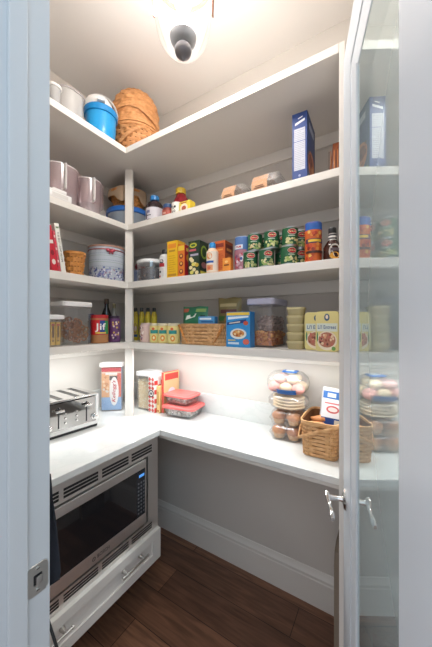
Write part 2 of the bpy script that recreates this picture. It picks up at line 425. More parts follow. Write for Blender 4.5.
g = K2(MB()); g.box(U-.01, U+.0062, gy0, .994, gz0, gz1, BLACKG); g.build('window', door_, smooth=False)
g = K2(MB()); g.box(U-.01, U+.0055, .995, gy1, gz0-.004, gz1, mat('control_glass', (.02, .022, .028), .12))
MX2 = lambda y, z: (U+.0061, y, z)
g.patch(1.010, 1.046, .705, .719, MX2, mat('blue_display', (.02, .15, .5), .3, emit=(.15, .45, 1.), es=.7), 1)
kg = mat('key_print', (.10, .11, .125), .4)
for r in range(9):
    for c in range(3): g.patch(1.002+c*.018, 1.012+c*.018, .672-r*.019, .681-r*.019, MX2, kg, 1)
g.build('control_panel', door_, smooth=False)

# ------------------------------------------------------------------ glazed door standing open
Fd = Vector((-.139, 1.074, 0)); dh = Vector((.2614, -.9652, 0)); nn = Vector((-.9652, -.2614, 0))
door = thing('door_1', 'x', 'door', Fd)
del door['label'], door['category']; struct(door)
DM = Matrix(((dh.x, -nn.x, 0, 0), (dh.y, -nn.y, 0, 0), (0, 0, 1, 0), (0, 0, 0, 1)))     # local x along the leaf, y away from the seen face
# local: x 0..W from the free edge, y 0..thickness, z
door.matrix_world = Matrix.Translation(Fd) @ DM
DW, DT, DH = .77, .044, 2.425
so, si, hs = .135, .230, .571                 # outer stile, inner frame, start of hinge stile
rt, rti = .128, .222
ld = MB()
ld.box(0, so, 0, DT, .012, DH, DOORP, .002); ld.box(hs+.012, DW, 0, DT, .012, DH, DOORP, .002)
ld.box(so, hs+.012, 0, DT, DH-rt, DH, DOORP, .002); ld.box(so, hs+.012, 0, DT, .012, .30, DOORP, .002)
for yy0, yy1 in ((.003, DT-.003),):
    ld.box(so, si, yy0, yy1, .30, DH-rt, DOORP, .001); ld.box(si, hs+.012, yy0, yy1, DH-rti, DH-rt, DOORP, .001)
ld.box(si-.012, si, -.001, DT-.002, .30, DH-rti+.012, DOORP, .003); ld.box(si, hs, .002, DT-.002, DH-rti, DH-rti+.012, DOORP, .003)
ld.box(hs, hs+.012, .001, DT-.001, .30, DH-rt, DOORP, .002); ld.box(si, hs, .002, DT-.002, .30, .312, DOORP, .003)
ld.build('door_frame', door, smooth=False)
gm = bpy.data.materials.new('door_glass'); gm.use_nodes = True; nt = gm.node_tree
for n in list(nt.nodes): nt.nodes.remove(n)
out = nt.nodes.new('ShaderNodeOutputMaterial'); tr = nt.nodes.new('ShaderNodeBsdfTransparent'); tr.inputs[0].default_value = (.80, .88, .86, 1)
gl = nt.nodes.new('ShaderNodeBsdfGlossy'); gl.inputs['Roughness'].default_value = 0.; gl.inputs['Color'].default_value = (.74, .82, .83, 1)
fr = nt.nodes.new('ShaderNodeFresnel'); fr.inputs['IOR'].default_value = 1.5
ma = nt.nodes.new('ShaderNodeMath'); ma.operation = 'MULTIPLY_ADD'; ma.use_clamp = True; ma.inputs[1].default_value = 1.3; ma.inputs[2].default_value = .18
mx = nt.nodes.new('ShaderNodeMixShader'); df = nt.nodes.new('ShaderNodeBsdfDiffuse'); df.inputs[0].default_value = (.78, .92, .93, 1); mk = nt.nodes.new('ShaderNodeMixShader'); mk.inputs[0].default_value = .6; nt.links.new(tr.outputs[0], mk.inputs[1]); nt.links.new(df.outputs[0], mk.inputs[2])
nt.links.new(fr.outputs[0], ma.inputs[0]); nt.links.new(ma.outputs[0], mx.inputs[0]); nt.links.new(mk.outputs[0], mx.inputs[1]); nt.links.new(gl.outputs[0], mx.inputs[2]); nt.links.new(mx.outputs[0], out.inputs[0])
g = MB(); g.add([(si-.004, .004, .30), (hs+.004, .004, .30), (hs+.004, .004, DH-rti+.004), (si-.004, .004, DH-rti+.004)], [(0, 1, 2, 3)], gm)
g.build('glass_pane', door, smooth=False)
def lever(side):
    s = -1 if side == 'in' else 1; y0 = 0 if side == 'in' else DT
    h = MB(); x, z = .06, .915
    def yy(d): return y0+s*d
    n = 24
    h.loft([[(x+rx*math.cos(2*PI*k/n), yy(d), z+rz*math.sin(2*PI*k/n)) for k in range(n)] for rx, rz, d in ((.022, .036, 0), (.022, .036, .004), (.017, .030, .009), (.012, .014, .012))], CHROME)
    h.tube([(x, yy(.01), z), (x, yy(.022), z), (x, yy(.040), z), (x, yy(.058), z)], [.010, .0075, .0085, .011], CHROME, 12)
    pts = [(x-.012, yy(.056), z+.004), (x-.004, yy(.058), z+.006), (x+.012, yy(.057), z+.003), (x+.03, yy(.055), z-.003), (x+.05, yy(.054), z-.006), (x+.075, yy(.053), z-.002), (x+.095, yy(.053), z-.002), (x+.108, yy(.053), z-.004)]
    h.tube(pts, [.008, .0125, .012, .0085, .0075, .010, .011, .006], CHROME, 12, flat=(.75, 1))
    return h.build('lever_handle', door)
lever('in'); lever('out')
lp = MB(); lp.box(-.0012, .0, .010, DT-.010, .86, .97, NICKEL); lp.box(-.010, 0, .014, DT-.014, .905, .925, NICKEL, .002); lp.build('latch', door)
for z in (.3, 1.2, 2.15):
    hg = MB(); hg.lathe([(.007, z-.05), (.007, z+.05)], NICKEL, 12, DW+.008, .004); hg.box(DW-.03, DW+.008, -.001, .002, z-.045, z+.045, NICKEL); hg.build('hinge', door)

# ------------------------------------------------------------------ ceiling lantern
lx, ly = -.628, .787
lamp = thing('ceiling_lantern', 'hanging bell jar lantern of clear glass with grey metal finial', 'ceiling light', (lx, ly, CEIL))
zb = 2.478-CEIL
MET = mat('aged_pewter', (.20, .19, .20), .35, .9); COP = mat('copper_bronze', S('#a87f6c'), .35, .8)
m = MB(); m.lathe([(.0, 0), (.065, 0), (.065, -.012), (.05, -.025), (.018, -.035), (.012, -.05), (0, -.05)], COP, 32); m.build('ceiling_canopy', lamp)
m = MB(); m.tube([(0, 0, -.045), (0, 0, zb+.29)], .006, COP, 10); m.build('rod', lamp)
gl_ = MB()
pr = [(.012, zb-.008), (.040, zb-.004), (.066, zb+.012), (.085, zb+.038), (.096, zb+.075), (.102, zb+.12), (.104, zb+.17), (.106, zb+.22), (.108, zb+.26)]
gl_.lathe(pr, clear('lantern_glass', (.97, .97, .96), (.8, .8, .8), .008, .05, .02), 40, cap0=False, cap1=False); gl_.build('glass_bell', lamp)
m = MB()
m.lathe([(.106, zb+.255), (.1105, zb+.255), (.1105, zb+.272), (.106, zb+.272), (.106, zb+.255)], COP, 40, cap0=False, cap1=False)
[m.tube([(0, 0, zb+.30), (.106*math.cos(a), .106*math.sin(a), zb+.265)], .004, COP, 8) for a in (YAW, YAW+PI)]; m.build('band', lamp)
for k in range(2):
    a = YAW+k*PI; q = []
    for r, z in pr[5:]: q.append(((r+.003)*math.cos(a), (r+.003)*math.sin(a), z))
    MB().tube(q, .006, COP, 8, flat=(1, .45)).build('strap', lamp)
m = MB(); m.lathe([(0, zb-.040), (.004, zb-.038), (.008, zb-.030), (.018, zb-.024), (.028, zb-.014), (.031, zb-.002), (.027, zb+.010), (.014, zb+.016), (0, zb+.018)], MET, 28); m.build('finial', lamp)
m = MB(); m.lathe([(.010, zb+.014), (.030, zb+.018), (.044, zb+.030), (.048, zb+.044), (.040, zb+.060), (.022, zb+.072), (.012, zb+.095), (.012, zb+.13)], mat('pewter_light', (.22, .22, .23), .3, .6), 28); m.build('socket_cap', lamp)
m = MB(); m.lathe([(.010, zb+.125), (.012, zb+.13), (.028, zb+.16), (.034, zb+.19), (.028, zb+.22), (.012, zb+.24), (.004, zb+.245)], mat('frosted_bulb', (1, 1, 1), .4, emit=(1, .92, .84), es=14.), 24); m.build('bulb', lamp)

# ------------------------------------------------------------------ generic goods
def bulk(name, label, cat, loc, w, d, h, kinds, n, size, rz=0., roundr=False):
    """uncountable loose food: a block surfaced with many little lumps"""
    mb = MB()
    core = kinds[0]
    if roundr: mb.lathe([(w/2*.88, .002), (w/2*.88, h*.92), (0, h*.97)], core, 20)
    else: mb.box(-w/2*.9, w/2*.9, -d/2*.9, d/2*.9, .002, h*.92, core)
    for i in range(n):
        m = random.choice(kinds); z = random.uniform(size, h)
        if roundr: a = random.uniform(0, 2*PI); rr = w/2*(.9 if random.random() < .75 else random.random()*.85); x, y = rr*math.cos(a), rr*math.sin(a); z = z if rr > w/2*.86 else h*.96
        else:
            f = random.random()
            if f < .45: x, y = random.uniform(-w/2, w/2)*.94, -d/2*.92
            elif f < .75: x, y = w/2*.92, random.uniform(-d/2, d/2)*.94
            else: x, y, z = random.uniform(-w/2, w/2)*.9, random.uniform(-d/2, d/2)*.9, h*.95
        s = size*random.uniform(.7, 1.25)
        mb.ico((x, y, z), s, m, 1, .25, (random.uniform(.6, 1.1), random.uniform(.5, .9), random.uniform(.5, 1)))
    return tag(mb.build(name, ang=50), label, cat, loc, rz, kind='stuff')
def carton(name, label, w, d, h, loc, front, side, art=None, rz=0., top=None, group=None, cat='box', bev=.0015, rx=0., ry=0.):
    mb = MB(); mb.box(-w/2, w/2, -d/2, d/2, 0, h, front, bev)
    mb.patch(-d/2+.001, d/2-.001, .001, h-.001, R(w/2+.0003), side, 1)
    if top: mb.add([(-w/2+.001, -d/2+.001, h+.0003), (w/2-.001, -d/2+.001, h+.0003), (w/2-.001, d/2-.001, h+.0003), (-w/2+.001, d/2-.001, h+.0003)], [(0, 1, 2, 3)], top)
    if art: art(mb, F(d/2+.0006), R(w/2+.0007), w, d, h)
    return tag(mb.build(name, smooth=False), label, cat, loc, rz, group, rx=rx, ry=ry)
def lay(off, M, axis=1):                      # push a decal layer outwards
    def g(x, z):
        p = list(M(x, z)); 
        if axis == 1: p[1] -= off
        else: p[0] += off
        return tuple(p)
    return g
def bottle(name, label, r, prof, body, cap_z, cap_r, cap_h, cap, loc, art=None, rz=0., sx=1., sy=1., group=None, cat='bottle', lab=None):
    """prof: (radius, height); lab: (z0, z1, material) wrapped label"""
    t = thing(name, label, cat, loc, rz, group)
    MB().lathe(prof, body, 24, 0, 0, sx, sy).build('bottle_body', t)
    c = MB(); c.lathe([(cap_r*.96, cap_z), (cap_r, cap_z+.001), (cap_r, cap_z+cap_h*.85), (cap_r*.88, cap_z+cap_h)], cap, 20); c.build('cap', t)
    if lab:
        l = MB(); z0, z1, lm = lab; rr = r*1.012
        l.lathe([(rr, z0), (rr, z1)], lm, 28, 0, 0, sx, sy, False, False)
        if art: art(l, CY(rr*1.006))
        l.build('label', t)
    return t
def jar(name, label, r, h, lid_h, body, lid, loc, cat='jar', group=None, lab=None, art=None, rz=0.):
    t = thing(name, label, cat, loc, rz, group)
    MB().lathe([(r*.9, 0), (r, .006), (r, h*.88), (r*.9, h-lid_h)], body, 28, cap1=False).build('jar_body', t)
    MB().lathe([(r*.97, h-lid_h), (r*.99, h-lid_h+.001), (r*.99, h-.002), (r*.94, h)], lid, 28).build('lid', t)
    if lab:
        l = MB(); l.lathe([(r+.0008, lab[0]), (r+.0008, lab[1])], lab[2], 28, cap0=False, cap1=False)
        if art: art(l, CY(r+.0012))
        l.build('label', t)
    return t
def tub(name, label, w, d, h, r, loc, body, lid, lid_h=.014, taper=.0, rz=0., cat='container', group=None, over=.005, wall=True):
    t = thing(name, label, cat, loc, rz, group)
    b = MB(); rbox(b, w-2*taper, d-2*taper, r, [(0, -.004), (.005, 0), (h-lid_h, taper)], body, True, False); b.build('container_body', t)
    if lid:
        l = MB(); rbox(l, w, d, r, [(h-lid_h, over*.6), (h-lid_h+.002, over), (h-.003, over), (h, over-.003)], lid)
        rbox(l, w*.8, d*.8, r, [(h, 0), (h+.002, -.002)], lid); l.build('lid', t)
    return t
# woven basket: flat splints pass in and out of uprights
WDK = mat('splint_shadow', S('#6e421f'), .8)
def weave(mb, foot, h, m, rows=9, per=26, amp=.0035, flare=0., belly=0., z0=.0):
    """foot(a) -> (x, y) outline, a in 0..1"""
    N = per*4
    rh = h/rows
    def ringp(z, off, a):
        x, y = foot(a); L = math.hypot(x, y); g = flare*(z/h)+belly*math.sin(PI*min(1, z/h))
        s = (L+off+g)/L
        return (x*s, y*s, z0+z)
    for k in range(rows):
        za, zb_ = k*rh+rh*.07, (k+1)*rh-rh*.07; zm = (za+zb_)/2
        R_ = []
        for z, e in ((za, -.0018), (zm, .0018), (zb_, -.0018)):
            R_.append([ringp(z, amp*math.sin(2*PI*per*j/N+k*PI)+e, j/N) for j in range(N)])
        mb.loft(R_, m, True, False, False)
    for i in range(per*2):                    # uprights
        a = (i+.5)/(per*2); w_ = .32/(per*2)
        mb.add([ringp(0, -amp*.2, a-w_), ringp(0, -amp*.2, a+w_), ringp(h, -amp*.2, a+w_), ringp(h, -amp*.2, a-w_)], [(0, 1, 2, 3)], m)
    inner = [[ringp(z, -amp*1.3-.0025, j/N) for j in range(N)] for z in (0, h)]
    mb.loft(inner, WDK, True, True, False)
def rimp(mb, foot, z, off, hh, th, m, N=72):
    R_ = []
    for o, zz in ((off, z-hh/2), (off+th, z-hh/2), (off+th, z+hh/2), (off-th*.8, z+hh/2), (off-th*.8, z-hh/2), (off, z-hh/2)):
        ring = []
        for j in range(N):
            x, y = foot(j/N); L = math.hypot(x, y); s = (L+o)/L; ring.append((x*s, y*s, zz))
        R_.append(ring)
    mb.loft(R_, m, True, False, False)
def ell(rx, ry): return lambda a: (rx*math.cos(2*PI*a), ry*math.sin(2*PI*a))
def sup(w, d, e=5.):                           # superellipse: rounded rectangle basket
    def f(a):
        c, s = math.cos(2*PI*a), math.sin(2*PI*a)
        return (w/2*math.copysign(abs(c)**(2/e), c), d/2*math.copysign(abs(s)**(2/e), s))
    return f
def basket(name, label, foot, h, m, loc, rows=8, per=20, flare=.015, rz=0., amp=.003, handles='none', cat='basket', belly=0., rimh=.014):
    t = thing(name, label, cat, loc, rz)
    b = MB(); weave(b, foot, h, m, rows, per, amp, flare, belly); b.build('woven_body', t)
    r = MB(); rimp(r, foot, h, flare+.001, rimh, .004, m); r.build('rim', t)
    return t

# ================================================================== TOP SHELF
for i, (a, b, uf, dd, py, lab) in enumerate(((52, 63, -1.36, .26, 84, 'clear frosted bin at the near end of the top shelf'), (64, 88, -1.36, .27, 90, 'clear rounded frosted tub on the top shelf beside the blue jug'))):
    v0, v1 = on_x(a, uf), on_x(b, uf); h = height(uf, (v0+v1)/2, py)-S1
    t = tub('storage_bin', lab, v1-v0, dd, h, .05, (uf-dd/2, (v0+v1)/2, S1+.001), BINM, WHITEP if i == 0 else None, rz=PI/2, taper=.006)
    if i == 1:
        l = MB(); rbox(l, v1-v0, dd, .05, [(h-.014, .0), (h-.014, .005), (h-.006, .005), (h-.006, -.001)], FROST, False, False); l.build('rim', t)
# blue jug with white lid
v = on_x(103.5, -1.395); h = .170
t = thing('drink_jug', 'bright blue insulated jug with white domed lid on the top shelf', 'jug', (-1.393, v-.018, S1+.001), math.radians(55))
BLU = mat('blue_plastic', S('#1e9bdc'), .3); DBL = mat('blue_rim', S('#1284c6'), .35)
r0 = .083
MB().lathe([(r0*.84, 0), (r0*.88, .006), (r0*.96, h*.55), (r0*1.0, h)], BLU, 36).build('jug_body', t)
MB().lathe([(r0*1.0, h-.03), (r0*1.08, h-.028), (r0*1.10, h), (r0*1.05, h+.006), (r0*.9, h+.008)], DBL, 36, cap0=False).build('collar', t)
MB().lathe([(r0*1.0, h+.006), (r0*1.02, h+.025), (r0*.98, h+.046), (r0*.8, h+.070), (r0*.45, h+.083), (0, h+.087)], WHITEP, 36, -.012, .008, .92, .92).build('lid', t)
q = MB(); q.tube([(r0*1.02*math.cos(a)*1.06, r0*.55*0+math.sin(a)*0, h+.0+.108*math.sin(a)) for a in [PI*i/16 for i in range(17)]], .006, WHITEP, 8, flat=(1.6, .6)); q.build('carry_handle', t)
q = MB(); q.box(-.02, .02, -r0*.98-.02, -r0*.5, h+.012, h+.030, WHITEP, .004); q.build('spout', t)
# two round baskets in the corner
cx_, cy_ = -1.385, 1.25
t = basket('splint_basket', 'lower honey coloured woven basket with folded handles in the top corner', ell(.118, .118), .17, WHON, (cx_, cy_, S1+.001), rows=7, per=13, flare=.03, amp=.005)
for s in (-1, 1):
    q = MB(); q.tube([(.147*math.cos(a), .147*math.sin(a), .165-.125*math.sin((a-s*.0)*1.0+.3)**2*(1)) for a in [(-2.6+s*.25)+2.2*i/20 for i in range(21)]], .009, WHON, 8, flat=(.35, 1.3)); q.build('handle', t)
t = thing('splint_basket', 'large round honey woven basket turned upside down on the lower one, in the top corner', 'basket', (cx_, cy_, S1+.184))
q = MB()
def dome(a, z): return None
N = 26*4
rows = 9; HH = .262; RB = .150
def prof_r(z):                                # domed profile, widest low down
    t_ = z/HH; return RB*(1-.05*(1-t_)**2)*math.sqrt(max(.0, 1-(max(0, t_-.12)/.885)**3.4))
for k in range(rows):
    t0, t1 = k/rows, (k+1)/rows
    z0_, z1_ = HH*math.sin(t0*PI/2)**.9, HH*math.sin(t1*PI/2)**.9
    R_ = []
    for z, e in ((z0_-.003, -.002), ((z0_+z1_)/2, .003), (z1_+.002, -.002)):
        rr = prof_r(z)
        R_.append([((rr+e*min(1, rr/.05)+.0026*min(1, rr/.07)*math.sin(2*PI*13*j/N+k*PI))*math.cos(2*PI*j/N), (rr+e*min(1, rr/.05)+.0026*min(1, rr/.07)*math.sin(2*PI*13*j/N+k*PI))*math.sin(2*PI*j/N), z) for j in range(N)])
    q.loft(R_, WHON, True, False, False)
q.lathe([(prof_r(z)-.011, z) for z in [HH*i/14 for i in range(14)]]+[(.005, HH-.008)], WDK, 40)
q.build('woven_body', t)
q = MB(); rimp(q, ell(RB-.006, RB-.006), .012, 0, .024, .008, WHON); q.build('rim', t)
q = MB(); q.tube([((RB+.008)*math.cos(a), (RB+.008)*math.sin(a), .02+.07*math.sin((a+2.6)*1.0)**2) for a in [-2.6+2.9*i/24 for i in range(25)]], .009, WHON, 8, flat=(.4, 1.3)); q.build('handle', t)

# ================================================================== SECOND SHELF
for a, b, uf, py, lab in ((53, 83, -1.44, 166, 'tall clear pitcher with pinkish tint, the nearer of two on the second shelf'), (85, 106, -1.445, 180, 'clear pinkish pitcher next to the corner tub on the second shelf')):
    v0, v1 = on_x(a, uf), on_x(b, uf); w = v1-v0; h = height(uf, (v0+v1)/2, py)-S2; dd = .2
    t = thing('pitcher', lab, 'pitcher', (uf-dd/2, (v0+v1)/2, S2+.001), PI/2)
    q = MB(); rbox(q, w-.02, dd-.02, .06, [(0, 0), (.006, .003), (h*.62, .008), (h, .010)], clear('pitcher_plastic', (.90, .84, .85), (.70, .60, .62), .42, .1, .2), True, False); q.build('pitcher_body', t)
    q = MB(); rbox(q, w+.001, dd+.001, .065, [(h*.30, .0075), (h*.97, .0112)], PINKC, False, False); q.build('tinted_band', t)
    q = MB(); rbox(q, w, dd, .065, [(h-.004, .002), (h+.002, .002), (h+.002, -.003)], WHITEP, False, False); q.build('rim', t)
    hx = -w*.16
    q = MB(); q.tube([(hx, -dd/2, h-.004), (hx, -dd/2-.014, h-.006), (hx, -dd/2-.016, h*.7), (hx, -dd/2-.014, h*.36), (hx, -dd/2+.004, h*.34)], .011, WHITEP, 8, flat=(1.1, .45)); q.build('handle', t)
v0, v1 = on_x(51.5, -1.415), on_x(68, -1.415)
q = MB(); q.box(-.06, .06, -.012, .012, 0, .034, WHITEP, .006); q.box(-.035, .035, -.010, .010, .034, .052, WHITEP, .006); q.box(-.052, -.03, -.011, .011, .034, .043, WHITEP, .003); q.box(-.04, .04, -.0125, -.0115, .008, .026, mat('white_shadow', S('#d8d4d0'), .5))
tag(q.build('plastic_clip'), 'small white plastic clip block at the near front edge of the second shelf', 'clip', (-1.422, (v0+v1)/2, S2+.001), PI/2)

# corner tub with blue lid, lined bowl basket on it
cx_, cy_ = -1.565, 1.345
t = thing('plastic_tub', 'round clear tub with bright blue lid in the corner of the second shelf', 'tub', (cx_, cy_, S2+.001))
MB().lathe([(.118, 0), (.122, .006), (.138, .120)], clear('tub_plastic', (.75, .82, .88), (.5, .58, .66), .6, .12, .2), 40, cap1=False).build('tub_body', t)
MB().lathe([(.139, .115), (.146, .117), (.147, .140), (.140, .150), (.128, .150), (.126, .145), (0, .143)], mat('royal_blue', S('#2a6cc0'), .35), 40).build('lid', t)
t = basket('bowl_basket', 'small bowl basket with brown cloth liner resting on the blue lidded tub', ell(.085, .085), .12, WORG, (cx_, cy_, S2+.150), rows=6, per=12, flare=.035, amp=.004)
LIN = mat('brown_liner', S('#b39a80'), .85, bump=.4, bscale=80)
q = MB(); n = 48
def lr(a, k): return 1+.05*math.sin(5*a+k)
q.loft([[((.122*lr(a, 0)+e)*math.cos(a), (.122*lr(a, 0)+e)*math.sin(a), z-(.052*max(0, math.sin(2.5*a+.9))**1.5 if low else 0)) for a in [2*PI*j/n for j in range(n)]] for e, z, low in ((.004, .085, 1), (.007, .11, 0), (.003, .136, 0), (-.012, .134, 0), (-.03, .09, 0))], LIN, True, False, False)
q.build('cloth_liner', t)
# bottles on the back of the second shelf
def BKu(a, b, v): u0, u1 = on_y(a, v), on_y(b, v); return (u0+u1)/2, u1-u0
u, w = BKu(146, 160, 1.27); h = height(u, 1.27, 196)-S2; r = w/2*.92
DK = mat('dark_syrup', S('#33262a'), .15); 
bottle('sauce_bottle', 'dark sauce bottle with blue cap and white label on the second shelf', r, [(r*.92, 0), (r, .005), (r, h*.62), (r*.75, h*.74), (r*.42, h*.82), (r*.42, h*.86)], DK, h*.83, r*.52, h*.17, mat('sky_cap', S('#2f7fc0'), .35), (u, 1.27+r*.3, S2+.001),
       lab=(h*.08, h*.5, P('#d6d2d8')), art=lambda l, M: (l.patch(-.012, .02, h*.2, h*.23, M, P('#4a4654')), l.patch(-.02, .012, h*.3, h*.4, M, P('#7a7c9a')), l.patch(-.025, -.012, h*.1, h*.3, M, P('#4a4654'))))
u, w = BKu(161, 170.5, 1.25); h = height(u, 1.25, 204)-S2; r = w/2*.95
bottle('spice_bottle', 'short brown bottle with dark blue cap next to the red bottle', r, [(r*.92, 0), (r, .004), (r, h*.6), (r*.8, h*.72)], mat('brown_red', S('#7a3328'), .3), h*.70, r*.82, h*.3, mat('navy_cap', S('#274a78'), .4), (u, 1.26+r*.3, S2+.001),
       lab=(h*.12, h*.5, P('#a2493a')), art=lambda l, M: l.patch(-.012, .012, h*.22, h*.36, M, P('#d9a898')))
u, w = BKu(170.5, 187.5, 1.36); h = height(u, 1.36, 188)-S2; r = w/2*.95
bottle('red_bottle', 'dark red squeeze bottle with yellow cap behind two small jars', r, [(r*.9, 0), (r, .006), (r*1.0, h*.45), (r*.9, h*.6), (r*.5, h*.82), (r*.4, h*.86)], mat('ketchup_red', S('#8c1f28'), .3), h*.84, r*.5, h*.16, mat('yellow_cap', S('#e3bf3c'), .4), (u, 1.36+r*.3, S2+.001), sy=.7)
u, w = BKu(170.5, 178.5, 1.25); h = height(u, 1.25, 202.5)-S2; r = w/2
jar('spice_jar', 'tiny black and white patterned jar in front of the dark red bottle', r, h, h*.16, P('#efece6'), P('#e8e4dc'), (u, 1.27, S2+.001), lab=(h*.08, h*.8, P('#e8e3da')),
    art=lambda l, M: [l.disc(x, z, .006, .007, M, P('#22222a')) for x, z in ((-.008, h*.25), (.008, h*.3), (0, h*.55), (-.011, h*.66), (.011, h*.62))] and [l.disc(x, z, .003, .004, lay(.0006, M), P('#e8e3da')) for x, z in ((-.008, h*.25), (.008, h*.3), (0, h*.55))])
u, w = BKu(179, 190, 1.25); h = height(u, 1.25, 201)-S2
carton('snack_tin', 'small yellow and white pack with a pink picture, rightmost beside the red bottle', w, .05, h, (u, 1.275, S2+.001), P('#e6cf4d'), P('#e9c93a'),
       lambda m, f, r_, w, d, h: (m.disc(-.004, h*.45, w*.34, h*.34, f, P('#ecdccb')), m.disc(-.004, h*.42, w*.2, h*.2, lay(.0004, f), P('#b5614a')), m.patch(-w*.3, w*.2, h*.82, h*.9, f, P('#a83a30'))), bev=.004)
# clamshells of cookies with kraft paper sleeve
for a, b, py, lab in ((218, 246, 183, 'clear clamshell of cookies with brown paper sleeve, the left of two on the second shelf'), (247, 281, 171.5, 'clear clamshell of cookies with brown paper sleeve, nearer the blue cereal box')):
    v_ = 1.245; u, w = BKu(a, b, v_); h = height(u, v_, py)-S2-.004; dd = .15
    t = thing('clamshell_box', lab, 'box', (u, v_+dd/2, S2+.001), 0)
    q = MB(); rbox(q, w-.03, dd-.02, .02, [(0, 0), (h*.45, .010), (h*.47, .014), (h*.5, .014), (h*.5, .010), (h*.92, 0), (h*.95, -.004)], CLEAR); q.build('clear_shell', t)
    q = MB(); sw = w*.23; cx = -w*.12; KR = mat('kraft_paper', S('#c79a76'), .8, bump=.2)
    pts = [(-dd/2-.002, .004), (-dd/2-.004, h*.5), (-dd/2+.018, h*.97), (dd/2-.018, h*.97)]
    q.loft([[(cx-sw, y, z) for y, z in pts], [(cx+sw, y, z) for y, z in pts]], KR, False, False, False)
    for k, (z0, ww) in enumerate(((.62, .7), (.5, .8), (.38, .55), (.28, .7))):
        q.add([(cx-sw*ww, -dd/2-.0045-.0008, h*z0), (cx+sw*ww, -dd/2-.0045-.0008, h*z0), (cx+sw*ww, -dd/2-.0045-.0008, h*(z0-.05)), (cx-sw*ww, -dd/2-.0045-.0008, h*(z0-.05))], [(0, 1, 2, 3)], P('#7d5b45')) if z0 < .5 else None
    q.build('paper_sleeve', t)
    ck = mat('cookie_brown', S('#8e6247'), .8, var=.3, bscale=90); ckg = 'cookies in the clear clamshells'
    for k in range(4):
        c_ = MB(); c_.lathe([(.0, 0), (.026, .002), (.030, .008), (.026, .014), (0, .016)], ck, 16); 
        tag(c_.build('cookie'), 'brown cookie inside a clear clamshell with paper sleeve', 'cookie', (u+w*(-.33+.2*k), v_+.035+.03*(k % 2), S2+.012+.017*(k % 2)), group=ckg)
# tall blue cereal box, narrow side to the front
u0, u1 = on_y(291.5, 1.235), on_y(306.5, 1.235); h = height((u0+u1)/2, 1.235, 113)-S2
def artb(m, f, r_, w, d, h):
    m.patch(-w*.36, w*.36, h*.16, h*.77, f, P('#c9cbd6'), 1)
    for k in range(22): m.patch(-w*.32, w*(.32 if k % 5 else .1), h*(.18+k*.0265), h*(.186+k*.0265), lay(.0003, f), P('#8e94aa'), 1)
    m.patch(-w*.36, w*.36, h*.575, h*.585, lay(.0004, f), P('#3b4f96'), 1)
    m.poly([(-w*.3, h*.82), (w*.34, h*.865), (w*.34, h*.90), (-w*.3, h*.855)], f, P('#e8e8f0'))
    m.poly([(-w*.1, h*.905), (w*.2, h*.925), (w*.2, h*.94), (-w*.1, h*.92)], f, P('#e8e8f0'))
    m.disc(0, h*.08, w*.08, h*.018, f, P('#aab4d8'))
    # picture on the broad side
    r2 = lay(.0003, r_, 0)
    m.disc(0, h*.32, d*.40, h*.20, r_, P('#c07a50')); m.disc(-d*.1, h*.36, d*.2, h*.1, r2, P('#7a3a2c')); m.disc(d*.16, h*.28, d*.14, h*.08, r2, P('#d9a070'))
    for k in range(14): m.disc(random.uniform(-.35, .35)*d, h*random.uniform(.15, .5), d*.06, h*.022, lay(.0006, r_, 0), P(random.choice(['#8f4a35', '#d9a77c', '#5a2d2b', '#c9692f'])))
    m.patch(-d*.42, d*.42, h*.56, h*.74, r_, P('#28427e'), 1); m.patch(-d*.42, d*.42, h*.02, h*.10, r_, P('#8fa04a'), 1); m.patch(-d*.3, d*.3, h*.80, h*.9, r_, P('#a9b2c8'), 1)
carton('cereal_box', 'tall blue cereal box standing on the second shelf, narrow nutrition side to the front', u1-u0, .17, h, ((u0+u1)/2, 1.235+.085, S2+.001), P('#1a3c80'), P('#2a4474'), artb, top=P('#1b3c80'), rz=math.radians(2))
# brown snack bag
q = MB(); bw, bh = .06, .19
q.loft([[(x*s*bw/2, y*t_*.03, z) for x, y in rrect(1, 1, .3, 4) for s in (2,) ] for z, s, t_ in ()] or [[(x, y, z) for x, y in rrect(bw*(a_ if z < .05 else .9-.5*z/bh)+.004, max(.006, .07*b_), .02, 4)] for z, a_, b_ in ((0, .9, .75), (.02, 1, 1), (bh*.5, 1, 1), (bh*.8, .95, .55), (bh*.95, .95, .08), (bh, 1, .05))], mat('bag_brown', S('#8a4a28'), .35, bump=.5, bscale=35))
for k in range(7): q.patch(-.045+k*.013, -.04+k*.013, .03, .14, lambda x, z: (x*.55, -.0362, z), P('#d08240' if k % 2 else '#5a2a1c'), 1)
tag(q.build('snack_bag'), 'brown and orange snack bag at the right end of the second shelf', 'bag', (-.207, 1.36, S2+.001), 0)

# ================================================================== THIRD SHELF, LEFT
v0 = on_x(52, -1.44)
def book(label, th, h, d, yb, lean, cover, spine_art=None, uf=-1.43):
    mb = MB(); mb.box(0, th, -d/2, d/2, 0, h, cover, .0015)
    mb.box(.0018, th-.0018, -d/2+.006, d/2+.0006, .003, h+.0006, P('#e9e2d2'))
    if spine_art: spine_art(mb, F(d/2+.0005), th, h)
    o = mb.build('cookbook', smooth=False)
    tag(o, label, 'book', (uf-d/2, yb, S3+.001), 0)
    o.rotation_euler = (0, 0, 0)
    o.matrix_world = Matrix.Translation((uf-d/2, yb, S3+.001)) @ Matrix.Rotation(PI/2, 4, 'Z') @ Matrix.Rotation(-lean, 4, 'Y')
    return o
L8 = math.radians(9)
vA = on_x(67, -1.43)
book('white spined cookbook leaning on the third shelf, next to the small basket', .024, .245, .18, vA-.028, L8, P('#e8e6dc'),
     lambda m, f, w, h: (m.text('THE BEST LIGHT RECIPE', w/2, h*.52, h*.62, w*.35, f, P('#3a3f3a'), rot=-PI/2), m.patch(w*.2, w*.8, h*.9, h*.93, f, P('#6a8a5a'), 1)))
